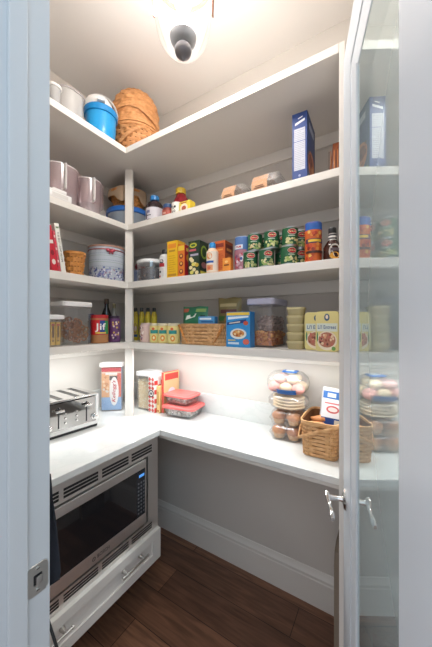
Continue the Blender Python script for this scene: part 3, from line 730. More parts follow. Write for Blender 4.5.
book('thin pink and white cookbook in the middle of the leaning trio', .012, .205, .18, vA-.0425, L8, P('#c9505e'),
     lambda m, f, w, h: [m.patch(w*.2, w*.8, h*(.08+.15*k), h*(.14+.15*k), f, P('#e8c8c4' if k % 2 else '#d93a4a'), 1) for k in range(6)])
book('red spined cookbook, leftmost of the leaning trio', .030, .225, .18, vA-.075, L8, P('#c8283a'),
     lambda m, f, w, h: (m.patch(w*.1, w*.9, h*.6, h*.68, f, P('#e9dcd4'), 1), m.disc(w/2, h*.2, w*.3, h*.06, f, P('#e9dcd4')), m.disc(w/2, h*.4, w*.3, h*.06, f, P('#8a1a28'))))
vc = (on_x(64, -1.5)+on_x(83, -1.5))/2+.01
basket('splint_basket', 'small orange woven basket between the books and the painted tin', ell(.040, .042), .125, WORG, (-1.50, vc-.004, S3+.001), rows=5, per=9, flare=.012, rz=PI/2, amp=.0035)
# painted tin bucket
TINB = P('#c3cad4'); t = thing('painted_tin', 'round white tin pail with blue flower pattern and red bow on the third shelf', 'tin', (-1.555, 1.162, S3+.001), math.radians(58))
q = MB(); r = .109; h = .214
q.lathe([(r*.93, 0), (r*.95, .004), (r, h-.01), (r, h)], TINB, 44, cap1=False)
q.lathe([(r*.98, h), (r*.92, .01)], P('#9aa0a8'), 44, cap0=False)
M = CY(r*.985)
for k in range(190): q.disc(random.uniform(-.16, .16), random.uniform(.008, .082), random.uniform(.004, .008), random.uniform(.004, .007), lay(.0006, M), P(random.choice(['#6d76a8', '#8d97c4', '#4f5a94', '#e6e6ee', '#a8879c'])), 8)
for z in (.085, .125, .165):
    for k in range(30): q.patch(-.16+k*.011, -.153+k*.011, z, z+.004, lay(.001, M), P('#93a3b4'), 1)
    q.patch(-.165, .165, z-.012, z-.010, lay(.001, M), P('#8fa79c'), 20)
q.build('pail', t)
q = MB(); rimp(q, ell(r, r), h, .001, .010, .003, P('#b58a78')); q.build('rim', t)
q = MB(); q.tube([(r*1.02*math.cos(a), r*1.02*math.sin(a), h-.022) for a in [2*PI*k/36 for k in range(36)]], .0028, P('#a84a50'), 6, True)
for s in (-1, 1): q.ico((.012+s*.014, -r*1.06, h-.028), .014, P('#a8384a'), 2, .1, (1, .35, .8))
q.tube([(.012, -r*1.06, h-.03), (.006, -r*1.05, h-.052)], .004, P('#a8384a'), 6); q.tube([(.012, -r*1.06, h-.03), (.026, -r*1.04, h-.05)], .004, P('#a8384a'), 6); q.build('bow', t)

# ================================================================== THIRD SHELF, BACK
q = tub('plastic_tub', 'blue grey plastic tub in the corner behind the glass jar, red bag on top', .11, .10, .105, .02, (-1.50, 1.40, S3+.001), mat('bluegrey', S('#6d7690'), .5), mat('bluegrey2', S('#7f88a4'), .5), rz=math.radians(30))
q = MB(); q.ico((0, 0, .032), .034, mat('red_foil', S('#a02334'), .35, bump=.6, bscale=40), 3, .06, (1.3, 1, .95)); tag(q.build('candy_bag'), 'crumpled red bag on the tub in the corner of the third shelf', 'bag', (-1.495, 1.395, S3+.107))
vB = 1.235
u, w = BKu(135, 156, vB); h = height(u, vB, 260)-S3; r = w/2*.97
jar('glass_jar', 'squat glass jar with white lid on the third shelf near the corner', r, h, h*.17, GLASSW, WHITEP, (u, vB+r*.6, S3+.001))
bulk('candy_mix', 'dark mixed candies filling the glass jar with white lid', 'candy', (u, vB+r*.6, S3+.003), 2*r*.94, 0, h*.62, [P('#3e3b44'), P('#5b5560'), P('#8d6f66'), P('#b8b2b6'), P('#34445e')], 90, .010, roundr=True)
u, w = BKu(156.5, 166.5, 1.23); h = height(u, 1.23, 249)-S3; r = w/2*.98; hh = h
bottle('spice_bottle', 'white and red spice bottle with black cap left of the yellow box', r, [(r*.95, 0), (r, .003), (r, h*.76), (r*.7, h*.84)], P('#d8d6d4'), h*.80, r*.62, h*.2, BLACK, (u, 1.23+r, S3+.001),
       lab=(h*.03, h*.74, P('#dcdad8')), art=lambda l, M: (l.patch(-.02, .02, hh*.40, hh*.52, M, P('#b02c34')), l.disc(0, hh*.58, .014, hh*.08, M, P('#1f2230')), l.disc(0, hh*.60, .008, hh*.045, lay(.0006, M), P('#d8d6d4')), l.patch(-.02, -.002, hh*.2, hh*.27, M, P('#22242e')), l.patch(-.02, -.006, hh*.06, hh*.12, M, P('#b02c34')), l.patch(.002, .016, hh*.08, hh*.36, M, P('#c9c7c6'))))
def packart(bg2, c1, c2, c3):
    def f_(m, f, r_, w, d, h):
        m.patch(-w*.38, w*.38, h*.80, h*.92, f, c1, 1); m.patch(-w*.30, w*.30, h*.70, h*.75, f, c2, 1)
        for k in range(8): m.patch(-w*.34, w*(.34-.1*(k % 3)), h*(.16+k*.06), h*(.175+k*.06), f, bg2, 1)
        m.patch(-w*.4, w*.4, h*.04, h*.1, f, c2, 1)
        r2 = lay(.0003, r_, 0)
        m.patch(-d*.45, d*.45, h*.62, h*.9, r_, c1, 1); m.disc(0, h*.35, d*.34, h*.2, r_, c3); m.patch(-d*.3, d*.3, h*.7, h*.78, r2, c2, 1)
    return f_
def box_at(name, label, a, b, v_, py, dd, front, side, art, rz=0., zs=S3, top=None, **k):
    u, w = BKu(a, b, v_); h = height(u, v_, py)-zs
    return carton(name, label, w, dd, h, (u, v_+dd/2, zs+.001), front, side, art, rz=rz, top=top, **k)
box_at('food_box', 'plain yellow food box on the third shelf, tallest of the yellow ones', 167, 177.3, 1.225, 241, .075, P('#e9b928'), P('#e0a92a'), packart(P('#c99a20'), P('#e08a2c'), P('#b8862a'), P('#d97830')), top=P('#eec03a'))
def art_red(m, f, r_, w, d, h):
    m.patch(-w*.45, w*.45, h*.82, h*.97, f, P('#e8c240'), 1)
    for k in range(3): m.disc(0, h*(.16+.24*k), w*.30, h*.08, f, P('#7a2a20')); m.disc(0, h*(.17+.24*k), w*.16, h*.04, lay(.0004, f), P('#e0b060'))
    m.patch(-d*.46, d*.46, h*.05, h*.95, r_, P('#a31f2c'), 1)
    r2 = lay(.0004, r_, 0); m.disc(0, h*.6, d*.3, h*.12, r2, P('#c98a2e')); m.disc(0, h*.25, d*.25, h*.1, r2, P('#7a141e'))
    m.patch(-d*.3, d*.3, h*.8, h*.9, r2, P('#d8c05a'), 1)
box_at('food_box', 'orange red food box with dark round pictures, right of the yellow box', 178, 184.5, 1.225, 245, .07, P('#dd7a30'), P('#a31f2c'), art_red, top=P('#c06030'))
def art_black(m, f, r_, w, d, h):
    m.disc(-w*.05, h*.87, w*.32, h*.07, f, P('#b9b83a')); m.disc(-w*.05, h*.87, w*.2, h*.035, lay(.0004, f), P('#2a5a2a'))
    m.patch(-w*.4, w*.2, h*.70, h*.76, f, P('#c25a6a'), 1); m.patch(-w*.3, w*.4, h*.56, h*.62, f, P('#a8a0b4'), 1)
    for k in range(9): m.disc(random.uniform(-.3, .3)*w, h*random.uniform(.06, .5), w*.16, h*.055, lay(.0003*k, f), P(random.choice(['#c9a83a', '#d8cf6a', '#c08040', '#e0d2a0'])))
    r2 = lay(.0005, r_, 0)
    m.disc(0, h*.68, d*.36, h*.2, r_, P('#8fa83a')); m.disc(0, h*.68, d*.24, h*.14, r2, P('#1e3a22')); m.disc(0, h*.3, d*.3, h*.09, r_, P('#a86a6a'))
    m.patch(-d*.4, d*.4, h*.04, h*.12, r_, P('#c9c04a'), 1)
box_at('food_box', 'black and green food box with yellow pictures on the third shelf', 188.3, 199.5, 1.225, 241, .085, P('#23382a'), P('#1e2f24'), art_black, top=P('#2a3c2c'))
u, w = BKu(204, 214.5, 1.213); h = height(u, 1.213, 242)-S3; r = w/2*.98; h3 = h
bottle('juice_bottle', 'slim orange and white bottle with bright blue cap on the third shelf', r, [(r*.95, 0), (r, .004), (r, h*.70), (r*.55, h*.82)], P('#e3c5a8'), h*.76, r*.52, h*.24, mat('bright_blue', S('#2f8fd2'), .3), (u, 1.213+r, S3+.001),
       lab=(h*.04, h*.70, P('#e9dccb')), art=lambda l, M: (l.disc(0, h3*.55, .017, h3*.11, M, P('#e08a4a')), l.disc(0, h3*.57, .009, h3*.06, lay(.0006, M), P('#f0c9a0')), l.patch(-.024, .024, h3*.32, h3*.39, M, P('#2a5aa8')), l.patch(-.02, .02, h3*.08, h3*.26, M, P('#e39a6a')), l.disc(.0, h3*.16, .009, h3*.05, lay(.0006, M), P('#d86a4a'))))
box_at('food_box', 'brick orange food box behind the small orange pack', 214.5, 225, 1.255, 241, .085, P('#c4622f'), P('#b8572c'), packart(P('#a84a22'), P('#7a2c22'), P('#d8904a'), P('#d88a50')), top=P('#a04a28'))
box_at('food_box', 'small bright orange pack in front of the brick orange box', 222.5, 230.5, 1.213, 258, .03, P('#e8923a'), P('#d9822f'), lambda m, f, r_, w, d, h: (m.patch(-w*.3, w*.3, h*.4, h*.5, f, P('#7a3a1c'), 1), m.disc(0, h*.7, w*.2, h*.1, f, P('#f2c27a'))))
u, w = BKu(232, 246, 1.23); h = height(u, 1.23, 236)-S3; r = w/2
def artc(l, M):
    for k in range(18): l.disc(random.uniform(-.03, .03), h*random.uniform(.06, .5), .007, .008, lay(.0002*k, M), P(random.choice(['#b6404e', '#e2d8de', '#7a4a74', '#c9a0aa', '#3f5a9a'])), 10)
    l.patch(-.04, .04, 0.004, h*.60, lay(-.0003, M), P('#a9707c'), 10); l.patch(-.03, .02, h*.62, h*.74, M, P('#dfe4ec')); l.text('PAM', -.004, h*.68, .03, h*.07, lay(.0008, M), P('#c23a3a'))
bottle('spray_can', 'blue topped patterned can at the left end of the green cans', r, [(r*.96, 0), (r, .003), (r, h*.96), (r*.96, h*.98)], P('#4a6ea8'), h*.96, r*.95, h*.04, P('#c4c8cf'), (u, 1.23+r, S3+.001), lab=(h*.02, h*.95, P('#5577ae')), art=artc, cat='can')
# green vegetable cans, three stacks of two in front, three more behind
CANM = mat('can_metal', (.55, .55, .55), .3, 1.); G1 = P('#1f5a38'); G2 = P('#2f7348')
def can(label, food, loc, rz, group=None):
    r, h = .0355, .0855
    t = thing('vegetable_can', label, 'can', loc, rz, group)
    MB().lathe([(r*.97, 0), (r*1.01, .001), (r*1.01, .004), (r*.98, .005), (r*.98, h-.005), (r*1.01, h-.004), (r*1.01, h-.001), (r*.96, h), (r*.93, h-.003), (0, h-.003)], CANM, 28).build('can_body', t)
    l = MB(); l.lathe([(r, .006), (r, h-.006)], G1, 28, cap0=False, cap1=False); M = CY(r+.0008)
    l.disc(0, h*.72, .021, .013, M, P('#e0d9c8')); l.disc(0, h*.72, .019, .011, lay(.0006, M), P('#c2282e')); l.text('Del Monte', 0, h*.72, .030, .007, lay(.0014, M), P('#f0d8a0'))
    l.patch(-.028, .028, h*.46, h*.55, M, G2); l.patch(-.018, .012, h*.49, h*.53, lay(.0006, M), P('#cfdcc8'))
    for k in range(26): l.disc(random.uniform(-.032, .032), h*random.uniform(.10, .40), .0055, .0055, lay(.0001*k, M), P(random.choice(food)), 8)
    l.build('label_wrap', t); return t
cu = [on_y(250.5, 1.253), on_y(266.5, 1.253), on_y(288.5, 1.253)]; cu[1] = max(cu[1], cu[0]+.0735)
ct_ = [on_y(x, 1.265) for x in (255, 271.5, 290)]
foods = [['#d8cf9a', '#a8b070'], ['#c9b58a', '#d9d2a0', '#8fa860'], ['#c9d08a', '#a0b860', '#e0d8a0']]
nm = [('left', 'next to the patterned can'), ('middle', 'between the other two stacks'), ('right', 'nearest the tall canister')]
for i in range(3):
    for k in range(2):
        can('green vegetable can, %s of the %s front stack, %s' % (('bottom', 'top')[k], nm[i][0], nm[i][1]), foods[i] if k == 0 else foods[(i+1) % 3],
            (ct_[i] if k else cu[i], 1.253+(.012 if k else 0), S3+.001+k*.086), math.radians(28+8*i-10*k), 'green vegetable cans on the third shelf')
for i, (x, v_) in enumerate(((cu[0]+.045, 1.345), (cu[1]+.047, 1.345), (cu[2]+.03, 1.335))):
    for k in range(2):
        can('green vegetable can in the row behind, %s in the %s stack' % (('bottom', 'top')[k], nm[i][0]), foods[i], (x, v_, S3+.001+k*.086), math.radians(30), 'green vegetable cans on the third shelf')
u, w = BKu(303, 320, 1.24); h = height(u, 1.24, 221.5)-S3; r = w/2*.99; h4 = h
def arto(l, M):
    l.patch(-.05, .05, h4*.80, h4*.97, M, P('#2f62b0'), 10);
    l.poly([(-.05, h4*.50), (.05, h4*.44), (.05, h4*.56), (-.05, h4*.62)], M, P('#5a3a62')) if 0 else l.patch(-.045, .045, h4*.47, h4*.58, lay(.0008, M), P('#4e3558'), 10)
    l.patch(-.03, .03, h4*.50, h4*.56, lay(.0012, M), P('#e9c23a'), 8)
    for k in range(30): l.disc(random.uniform(-.04, .04), h4*random.choice([random.uniform(.05, .2), random.uniform(.3, .44), random.uniform(.62, .76)]), .007, .008, lay(.0002*k, M), P(random.choice(['#c8502a', '#e08a3a', '#e8b45a', '#8c3020', '#b83a2c'])), 10)
    l.patch(-.045, .045, h4*.22, h4*.28, lay(.007, M), P('#4a2a24'), 10)
bottle('tall_canister', 'tall orange canister with blue top and yellow banner on the third shelf', r, [(r*.97, 0), (r, .003), (r, h*.97), (r*.97, h*.98)], P('#d0602a'), h*.97, r*.98, h*.03, P('#3a6ab8'), (u, 1.24+r, S3+.001), lab=(h*.02, h*.97, P('#d4682e')), art=arto, cat='canister', rz=math.radians(25))
u, w = BKu(322, 341, 1.24); h = height(u, 1.24, 226)-S3; r = w/2*.97; h5 = h
def artq(l, M):
    l.disc(0, h5*.26, .024, h5*.22, M, P('#ded8d0')); l.disc(0, h5*.14, .021, h5*.10, lay(.0008, M), P('#e0a23a')); l.patch(-.018, .018, h5*.27, h5*.36, lay(.001, M), P('#5a4a52'))
t = bottle('sauce_bottle', 'dark barbecue sauce bottle with striped neck at the right end of the third shelf', r, [(r*.93, 0), (r, .006), (r, h*.42), (r*.8, h*.52), (r*.42, h*.66), (r*.38, h*.80), (r*.44, h*.84)], mat('bbq_dark', S('#3a1d18'), .15), h*.82, r*.46, h*.18, BLACK, (u-.002, 1.24+r, S3+.001), lab=(h*.05, h*.42, mat('bbq_dark', S('#3a1d18'), .15)), art=artq, rz=math.radians(25))
q = MB()
for k in range(7):
    m = P('#e6e2de') if k % 2 == 0 else P('#3b3a40'); z = h*(.60+k*.052); q.lathe([(r*.50-.0004*k, z), (r*.50-.0004*k, z+h*.052)], m, 20, cap0=False, cap1=False)
q.build('neck_wrap', t)

# ================================================================== LOWEST SHELF, LEFT
def LFv(a, b, uf): return (on_x(a, uf)+on_x(b, uf))/2, on_x(b, uf)-on_x(a, uf)
v, w = LFv(50.5, 65, -1.425); v -= .03; w += .05; h = height(-1.425, v, 315)-S4
tub('snack_box', 'small clear box with white lid, first on the left of the lowest shelf', w, .10, h, .012, (-1.425-.05, v, S4+.001), CLEAR, WHITEP, rz=PI/2, lid_h=.022)
for k in range(4):
    b_ = MB(); b_.box(-.0115, .0115, -.036, .036, 0, h*.74, P('#dcb455'), .003); b_.patch(-.005, .005, h*.12, h*.62, F(.0364), P('#5b3a20'), 1); b_.patch(-.008, .008, h*.62, h*.68, F(.0366), P('#a8343a'), 1); b_.disc(0, h*.2, .006, .008, F(.0368), P('#c9a060'))
    tag(b_.build('snack_bar', smooth=False), 'yellow wrapped snack bar upright in the small clear box with white lid', 'snack bar', (-1.475, v+w/2-.022-k*.026, S4+.007), PI/2, 'snack bars in the clear box')
v, w = LFv(64, 92, -1.455); h = height(-1.455, v, 302)-S4
tub('canister', 'large clear square canister of pretzels with white lid on the lowest shelf', w*.96, .14, h, .014, (-1.455-.07, v, S4+.001), CLEAR, WHITEP, rz=PI/2, lid_h=.026, over=.007)
PZ = mat('pretzel', S('#9a6038'), .5, var=.3, bscale=70); q = MB()
for k in range(42):
    c = Vector((random.uniform(-.05, .05)*w/.13, random.choice([-.046, -.035, -.01, .02]), .022+k*.0026+random.uniform(0, .004))); a0 = random.uniform(0, PI)
    R0 = Matrix.Rotation(random.uniform(-.8, .8), 3, 'X') @ Matrix.Rotation(a0, 3, 'Y')
    q.tube([tuple(c+R0 @ Vector((.019*math.cos(t_)*(1 if math.sin(t_) > 0 else .7), 0, .016*math.sin(t_)))) for t_ in [2*PI*i/10 for i in range(10)]], .0042, PZ, 6, True)
tag(q.build('pretzels'), 'brown pretzels heaped inside the large clear canister', 'pretzels', (-1.525, v, S4+.003), PI/2, kind='stuff')
v, w = LFv(91, 97, -1.49); h = height(-1.49, v, 314)-S4; r = .019
bottle('spice_bottle', 'small navy bottle squeezed between pretzel canister and peanut butter jar', r, [(r*.95, 0), (r, .003), (r, h*.75), (r*.8, h*.8)], P('#222a4a'), h*.78, r*.85, h*.22, P('#24335e'), (-1.515, v-.002, S4+.001), lab=(h*.1, h*.6, P('#39406a')), art=lambda l, M: l.patch(-.01, .01, .02, .05, M, P('#8a90b8')))
v, w = LFv(97, 112.5, -1.43); h = height(-1.43, v, 315)-S4; r = w/2*.94; hj = h
def artj(l, M):
    l.patch(-.052, -.006, hj*.32, hj*.80, M, P('#c9232b'), 8); l.patch(-.006, .024, hj*.32, hj*.80, M, P('#1f3f86'), 6); l.patch(.024, .052, hj*.32, hj*.80, M, P('#2e8a4a'), 6)
    l.text('Jif', -.002, hj*.55, .062, hj*.30, lay(.0012, M), P('#f4f2ee')); l.patch(-.03, .03, hj*.34, hj*.39, lay(.001, M), P('#e8c04a'), 6)
jar('peanut_butter_jar', 'peanut butter jar with red lid and red, blue and green label reading Jif', r, h, h*.13, mat('peanut_butter', S('#b07a4e'), .35), P('#b5252c'), (-1.43-r, v, S4+.001), lab=(h*.30, h*.82, P('#c9232b')), art=artj, rz=math.radians(62))
for a, b, py, uf, c1, c2, lab in ((102, 111, 299, -1.56, '#2a211f', '#4a3c30', 'tall dark bottle with brown cap behind the peanut butter jar'), (111, 117, 304, -1.56, '#9a958a', '#8a7c55', 'pale glass bottle with dull gold cap behind the purple pack')):
    v, w = LFv(a, b, uf); h = height(uf, v, py)-S4; r = w/2
    bottle('oil_bottle', lab, r, [(r*.93, 0), (r, .005), (r, h*.6), (r*.4, h*.8), (r*.36, h*.9)], mat('oil_'+c1[1:], S(c1), .12), h*.88, r*.46, h*.12, mat('cap_'+c2[1:], S(c2), .4), (uf, v, S4+.001), lab=(h*.15, h*.5, P('#57483c')))
v, w = LFv(113.3, 123, -1.435); h = height(-1.435, v, 316)-S4; r = w/2*.95; hp = h
bottle('candy_canister', 'short purple canister with yellow spots beside the peanut butter jar', r, [(r*.96, 0), (r, .003), (r, h*.88), (r*.9, h*.9)], P('#5d3a66'), h*.88, r*.9, h*.12, P('#3c2b3f'), (-1.435-r, v, S4+.001), rz=math.radians(62), lab=(h*.04, h*.86, P('#6a3f72')), cat='canister',
       art=lambda l, M: [l.disc(random.uniform(-.02, .02), hp*random.uniform(.12, .8), .0055, .006, lay(.0001*k, M), P(random.choice(['#d9b84a', '#c8a8c8', '#3a2646', '#e0d4c8'])), 10) for k in range(22)])

# ================================================================== LOWEST SHELF, BACK
for k in range(4):
    px = 133.5+k*6.2; u = on_y(px+1, 1.36); h = height(u, 1.36, 308)-S4; r = .0195; hy = h
    bottle('juice_bottle', 'yellow bottle with black cap, %s from the corner post on the lowest shelf' % ('first second third fourth'.split()[k]), r, [(r*.94, 0), (r, .004), (r, h*.76), (r*.62, h*.88)], P('#cdb22e'), h*.86, r*.6, h*.14, BLACK, (u, 1.37, S4+.001), lab=(h*.08, h*.74, P('#dcc63c')), rz=math.radians(40), group='yellow bottles by the post',
           art=lambda l, M: (l.disc(0, hy*.36, .014, hy*.16, M, P('#8e3a5a')), l.disc(.002, hy*.36, .008, hy*.08, lay(.0008, M), P('#e0c8b0')), l.patch(-.016, .016, hy*.10, hy*.18, M, P('#2c4f8a'))))
u, w = BKu(137.5, 146.5, 1.235); h = height(u, 1.235, 323)-S4; r = w/2
bottle('candy_canister', 'pinkish white canister standing before the yellow bottles', r, [(r*.96, 0), (r, .003), (r, h*.86), (r*.9, h*.9)], P('#d6b8b4'), h*.86, r*.88, h*.14, P('#cdb6ac'), (u, 1.235+r, S4+.001), lab=(h*.04, h*.84, P('#d8bdb4')), cat='canister',
       art=lambda l, M: [l.disc(random.uniform(-.016, .016), h*random.uniform(.15, .75), .005, .006, lay(.0002*k, M), P(random.choice(['#9a4a58', '#efe2d8', '#b88a4a', '#6a4a74'])), 10) for k in range(16)])
for k, (a, b) in enumerate(((147.3, 155.4), (155.8, 164.2), (164.6, 174.6))):
    u, w = BKu(a, b, 1.222); h = height(u, 1.222, 323.5)-S4; r = w/2*.985; hb = h
    jar('baby_food_jar', '%s of three small yellow jars with teal band, left of the wicker tray' % ('first second third'.split()[k]), r, h, h*.14, P('#e2cf86'), P('#d8cdb0'), (u, 1.222+r, S4+.001), lab=(h*.06, h*.84, P('#ead98e')), rz=math.radians(30), group='small yellow jars on the lowest shelf',
        art=lambda l, M: (l.patch(-.024, .024, hb*.48, hb*.66, M, P('#2b8a86'), 8), l.disc(-.004, hb*.72, .009, hb*.07, lay(.0006, M), P('#d9673a')), l.disc(0, hb*.26, .014, hb*.15, lay(.0004, M), P('#e2953c')), l.disc(0, hb*.26, .006, hb*.07, lay(.0009, M), P('#f2e4b8'))))
# long wicker tray with handles
a, b = 176.5, 225.3; u, w = BKu(a, b, 1.222); h = height(u, 1.222, 324)-S4
t = basket('wicker_tray', 'long low wicker tray with crossed handles on the lowest shelf', sup(w-.012, .20, 6), h-.004, WTAN, (u, 1.222+.112, S4+.001), rows=6, per=26, flare=.003, amp=.0025, rimh=.010)
wt, ht = w, h
for s in (-1, 1):
    q = MB(); q.add([(s*(wt/2-.004), -.108, ht*.95), (s*(wt/2-.022), -.1085, ht*.98), (s*(wt/2-.055), -.109, ht*.45), (s*(wt/2-.043), -.109, ht*.40)], [(0, 1, 2, 3)], WORG)
    q.tube([(s*(wt/2-.045), -.1085, ht*.42), (s*(wt/2-.015), -.109, ht*.96)], .005, WORG, 8, flat=(1, .4)); q.tube([(s*(wt/2-.045), -.1085, ht*.42), (s*(wt/2-.075), -.1085, ht*.10)], .0045, WORG, 8, flat=(1, .4)); q.build('handle', t)
def pillow_bag(name, label, w, h, d, loc, m, art=None, rz=0., rx=0., cat='bag', ry=0.):
    mb = MB(); nx, nz = 14, 14
    def pt(i, k, s):
        x = -1+2*i/nx; z = -1+2*k/nz
        t_ = (1-abs(x)**3)*(1-abs(z)**4); wob = .10*math.sin(7*x+3*z)+.08*math.sin(11*z-4*x)
        return (x*w/2*(1-.04*(1-abs(z))), s*d/2*t_*(1+wob), h/2+z*h/2*(1+.02*math.sin(5*x)))
    for s in (-1, 1):
        vs = [pt(i, k, s) for k in range(nz+1) for i in range(nx+1)]; fs = []
        for k in range(nz):
            for i in range(nx):
                a_ = k*(nx+1)+i; fq = (a_, a_+1, a_+nx+2, a_+nx+1); fs.append(fq if s < 0 else fq[::-1])
        mb.add(vs, fs, m)
    if art:
        def M(x, z):
            X, Z = x/(w/2), (z-h/2)/(h/2); t_ = (1-min(1, abs(X))**3)*(1-min(1, abs(Z))**4); wob = .10*math.sin(7*X+3*Z)+.08*math.sin(11*Z-4*X)
            return (x, -d/2*t_*(1+wob)-.0035, z)
        art(mb, M, w, h)
    return tag(mb.build(name), label, cat, loc, rz, rx=rx, ry=ry)
GRN = mat('green_foil', S('#2f7a58'), .3, bump=.3, bscale=30); OLV = mat('olive_foil', S('#99895a'), .35, bump=.3, bscale=30)
u, w = BKu(181, 206, 1.29); h = height(u, 1.29, 306)-S4
pillow_bag('chip_bag', 'green snack bag with white mark standing in the wicker tray', w, h-.01, .05, (u, 1.30, S4+.008), GRN, lambda m, M, w, h: (m.poly([(-w*.3, h*.62), (w*.1, h*.70), (w*.14, h*.80), (-w*.24, h*.74)], M, P('#e6ebe2')), m.patch(-w*.45, -w*.2, h*.84, h*.94, M, P('#b8624a')), m.patch(w*.1, w*.45, h*.84, h*.93, M, P('#8fae62')), m.patch(w*.28, w*.44, h*.4, h*.75, M, P('#2a3f3a'))), rx=math.radians(-4))
u, w = BKu(200, 216.5, 1.265); h = height(u, 1.265, 316.5)-S4
carton('food_box', 'light blue pack lying upright in the wicker tray', w, .03, h-.008, (u, 1.262, S4+.008), P('#4d94c9'), P('#3d7fb4'), lambda m, f, r_, w, d, h: (m.patch(-w*.4, w*.3, h*.88, h*.95, f, P('#dbe8f0'), 1), m.patch(-w*.3, w*.4, h*.78, h*.83, f, P('#2a5f9a'), 1)), bev=.003)
u, w = BKu(217.5, 241, 1.40); h = height(u, 1.40, 298)-S4
pillow_bag('snack_bag', 'olive and brown snack bag standing behind the blue box and tray', w, h, .06, (u, 1.41, S4+.002), OLV, lambda m, M, w, h: (m.patch(-w*.35, w*.35, h*.80, h*.87, M, P('#d0bd8c')), m.patch(-w*.3, w*.36, h*.66, h*.74, M, P('#7a4a4a')), m.disc(w*.1, h*.5, w*.25, h*.1, M, P('#b88a52')), m.patch(-w*.44, -w*.1, h*.5, h*.6, M, P('#5a8a4a'))))
def art_blue(m, f, r_, w, d, h):
    m.patch(-w*.48, w*.48, h*.90, h*.985, f, P('#e6c24a'), 1); m.poly([(-w*.42, h*.78), (w*.44, h*.84), (w*.44, h*.88), (-w*.42, h*.86)], f, P('#dfe9f2'))
    m.poly([(-w*.46, h*.62), (w*.35, h*.70), (w*.35, h*.79), (-w*.46, h*.70)], f, P('#1c3a7c')); m.poly([(-w*.36, h*.66), (w*.1, h*.70), (w*.1, h*.735), (-w*.36, h*.69)], lay(.0004, f), P('#d8d0c0'))
    m.disc(w*.33, h*.68, w*.1, h*.06, lay(.0005, f), P('#c8563a')); m.disc(w*.02, h*.38, w*.34, h*.15, f, P('#e2e6e2')); m.disc(w*.02, h*.39, w*.25, h*.10, lay(.0004, f), P('#cf8a4a'))
    for k in range(10): m.disc(w*(.02+random.uniform(-.2, .2)), h*(.39+random.uniform(-.07, .07)), w*.05, h*.03, lay(.0005+.0001*k, f), P(random.choice(['#e9b36a', '#a85a2c', '#f0d2a0'])))
    m.disc(w*.34, h*.16, w*.13, h*.08, f, P('#d86a58')); m.patch(-w*.42, w*.05, h*.08, h*.14, f, P('#cfe2f0'), 1); m.patch(-w*.42, -w*.1, h*.18, h*.21, f, P('#e8d060'), 1)
box_at('cereal_box', 'bright blue cereal box with a bowl picture on the lowest shelf', 226.2, 250, 1.215, 312, .055, P('#2f8fd0'), P('#2a7fc0'), art_blue, zs=S4, rz=0)
# big canister with lavender lid
u, w = BKu(251, 274, 1.24); u0, u1 = on_y(247, 1.275), on_y(273, 1.275); h = height((u0+u1)/2, 1.275, 298.5)-S4; w = u1-u0
t = tub('canister', 'large clear canister with pale lavender lid, orange crackers inside', w, .21, h, .02, ((u0+u1)/2, 1.275+.105, S4+.001), CLEAR, mat('lavender_lid', S('#c3c0d4'), .4), lid_h=.030, over=.006, taper=.004)
CR = [mat('cracker_o', S('#c87a3a'), .6), mat('cracker_d', S('#a85a2a'), .6), mat('cracker_l', S('#dda05a'), .6)]
bulk('crackers', 'orange brown crackers at the bottom of the lavender lidded canister', 'crackers', ((u0+u1)/2, 1.275+.105, S4+.006), w*.90, .19, h*.30, CR, 150, .010)
bulk('trail_mix', 'brown snack mix above the crackers in the lavender lidded canister', 'snack mix', ((u0+u1)/2+w*.15, 1.275+.11, S4+.006+h*.30), w*.58, .17, h*.30, [P('#8a6f68'), P('#9c827a'), P('#6f5852'), P('#b09488')], 150, .010)
# five stacked tan tubs
u0, u1 = on_y(285, 1.25), on_y(303, 1.25); w = u1-u0; h = (height((u0+u1)/2, 1.25, 307)-S4)/5; TAN = mat('tan_plastic', S('#b8ab80'), .5)
q0 = None
for k in range(5):
    loc = ((u0+u1)/2, 1.25+w/2, S4+.001+k*h); lab = 'tan plastic food tub, %s of the stack of five on the lowest shelf' % ('bottom,second from bottom,middle,second from top,top'.split(',')[k])
    if k == 0:
        t = thing('food_tub', lab, 'tub', loc, 0, 'tan tubs in a stack of five'); q0 = t
        b_ = MB(); rbox(b_, w*.82, w*.82, .02, [(0, 0), (.003, .002), (h*.74, w*.07)], TAN); b_.build('tub_body', t)
        b_ = MB(); rbox(b_, w*.98, w*.98, .024, [(h*.70, -.002), (h*.72, .001), (h*.94, .001), (h*.98, -.004)], mat('tan_lid', S('#c4b88c'), .5)); b_.build('lid', t)
    else: dup(q0, loc, math.radians((-3, 2, -2, 4)[k-1]), lab)
# toddler meal trays
def art_g(m, f, r_, w, d, h):
    m.patch(-w*.46, w*.46, h*.50, h*.70, f, P('#d5dccf'), 1); m.disc(0, h*.85, w*.12, h*.09, f, P('#3a5a7a')); m.disc(0, h*.86, w*.06, h*.05, lay(.0004, f), P('#e8d8c0'))
    m.text("Li'l Entrees", 0, h*.61, w*.80, h*.10, lay(.0004, f), P('#3c5f8c'))
    m.disc(0, h*.27, w*.44, h*.24, f, P('#e9dcc4')); m.disc(0, h*.29, w*.38, h*.19, lay(.0004, f), P('#b5745a'))
    for k in range(26): m.disc(random.uniform(-.3, .3)*w, h*(.29+random.uniform(-.14, .14)), w*.05, h*.035, lay(.0005+.00005*k, f), P(random.choice(['#9a4a3a', '#d9a07a', '#6d3a30', '#e6c9a4', '#c06a5a'])), 10)
    m.disc(w*.30, h*.08, w*.09, h*.05, lay(.002, f), P('#6a9a4a')); m.disc(-w*.42, h*.36, w*.03, h*.12, lay(.002, f), P('#4a8a5a'))
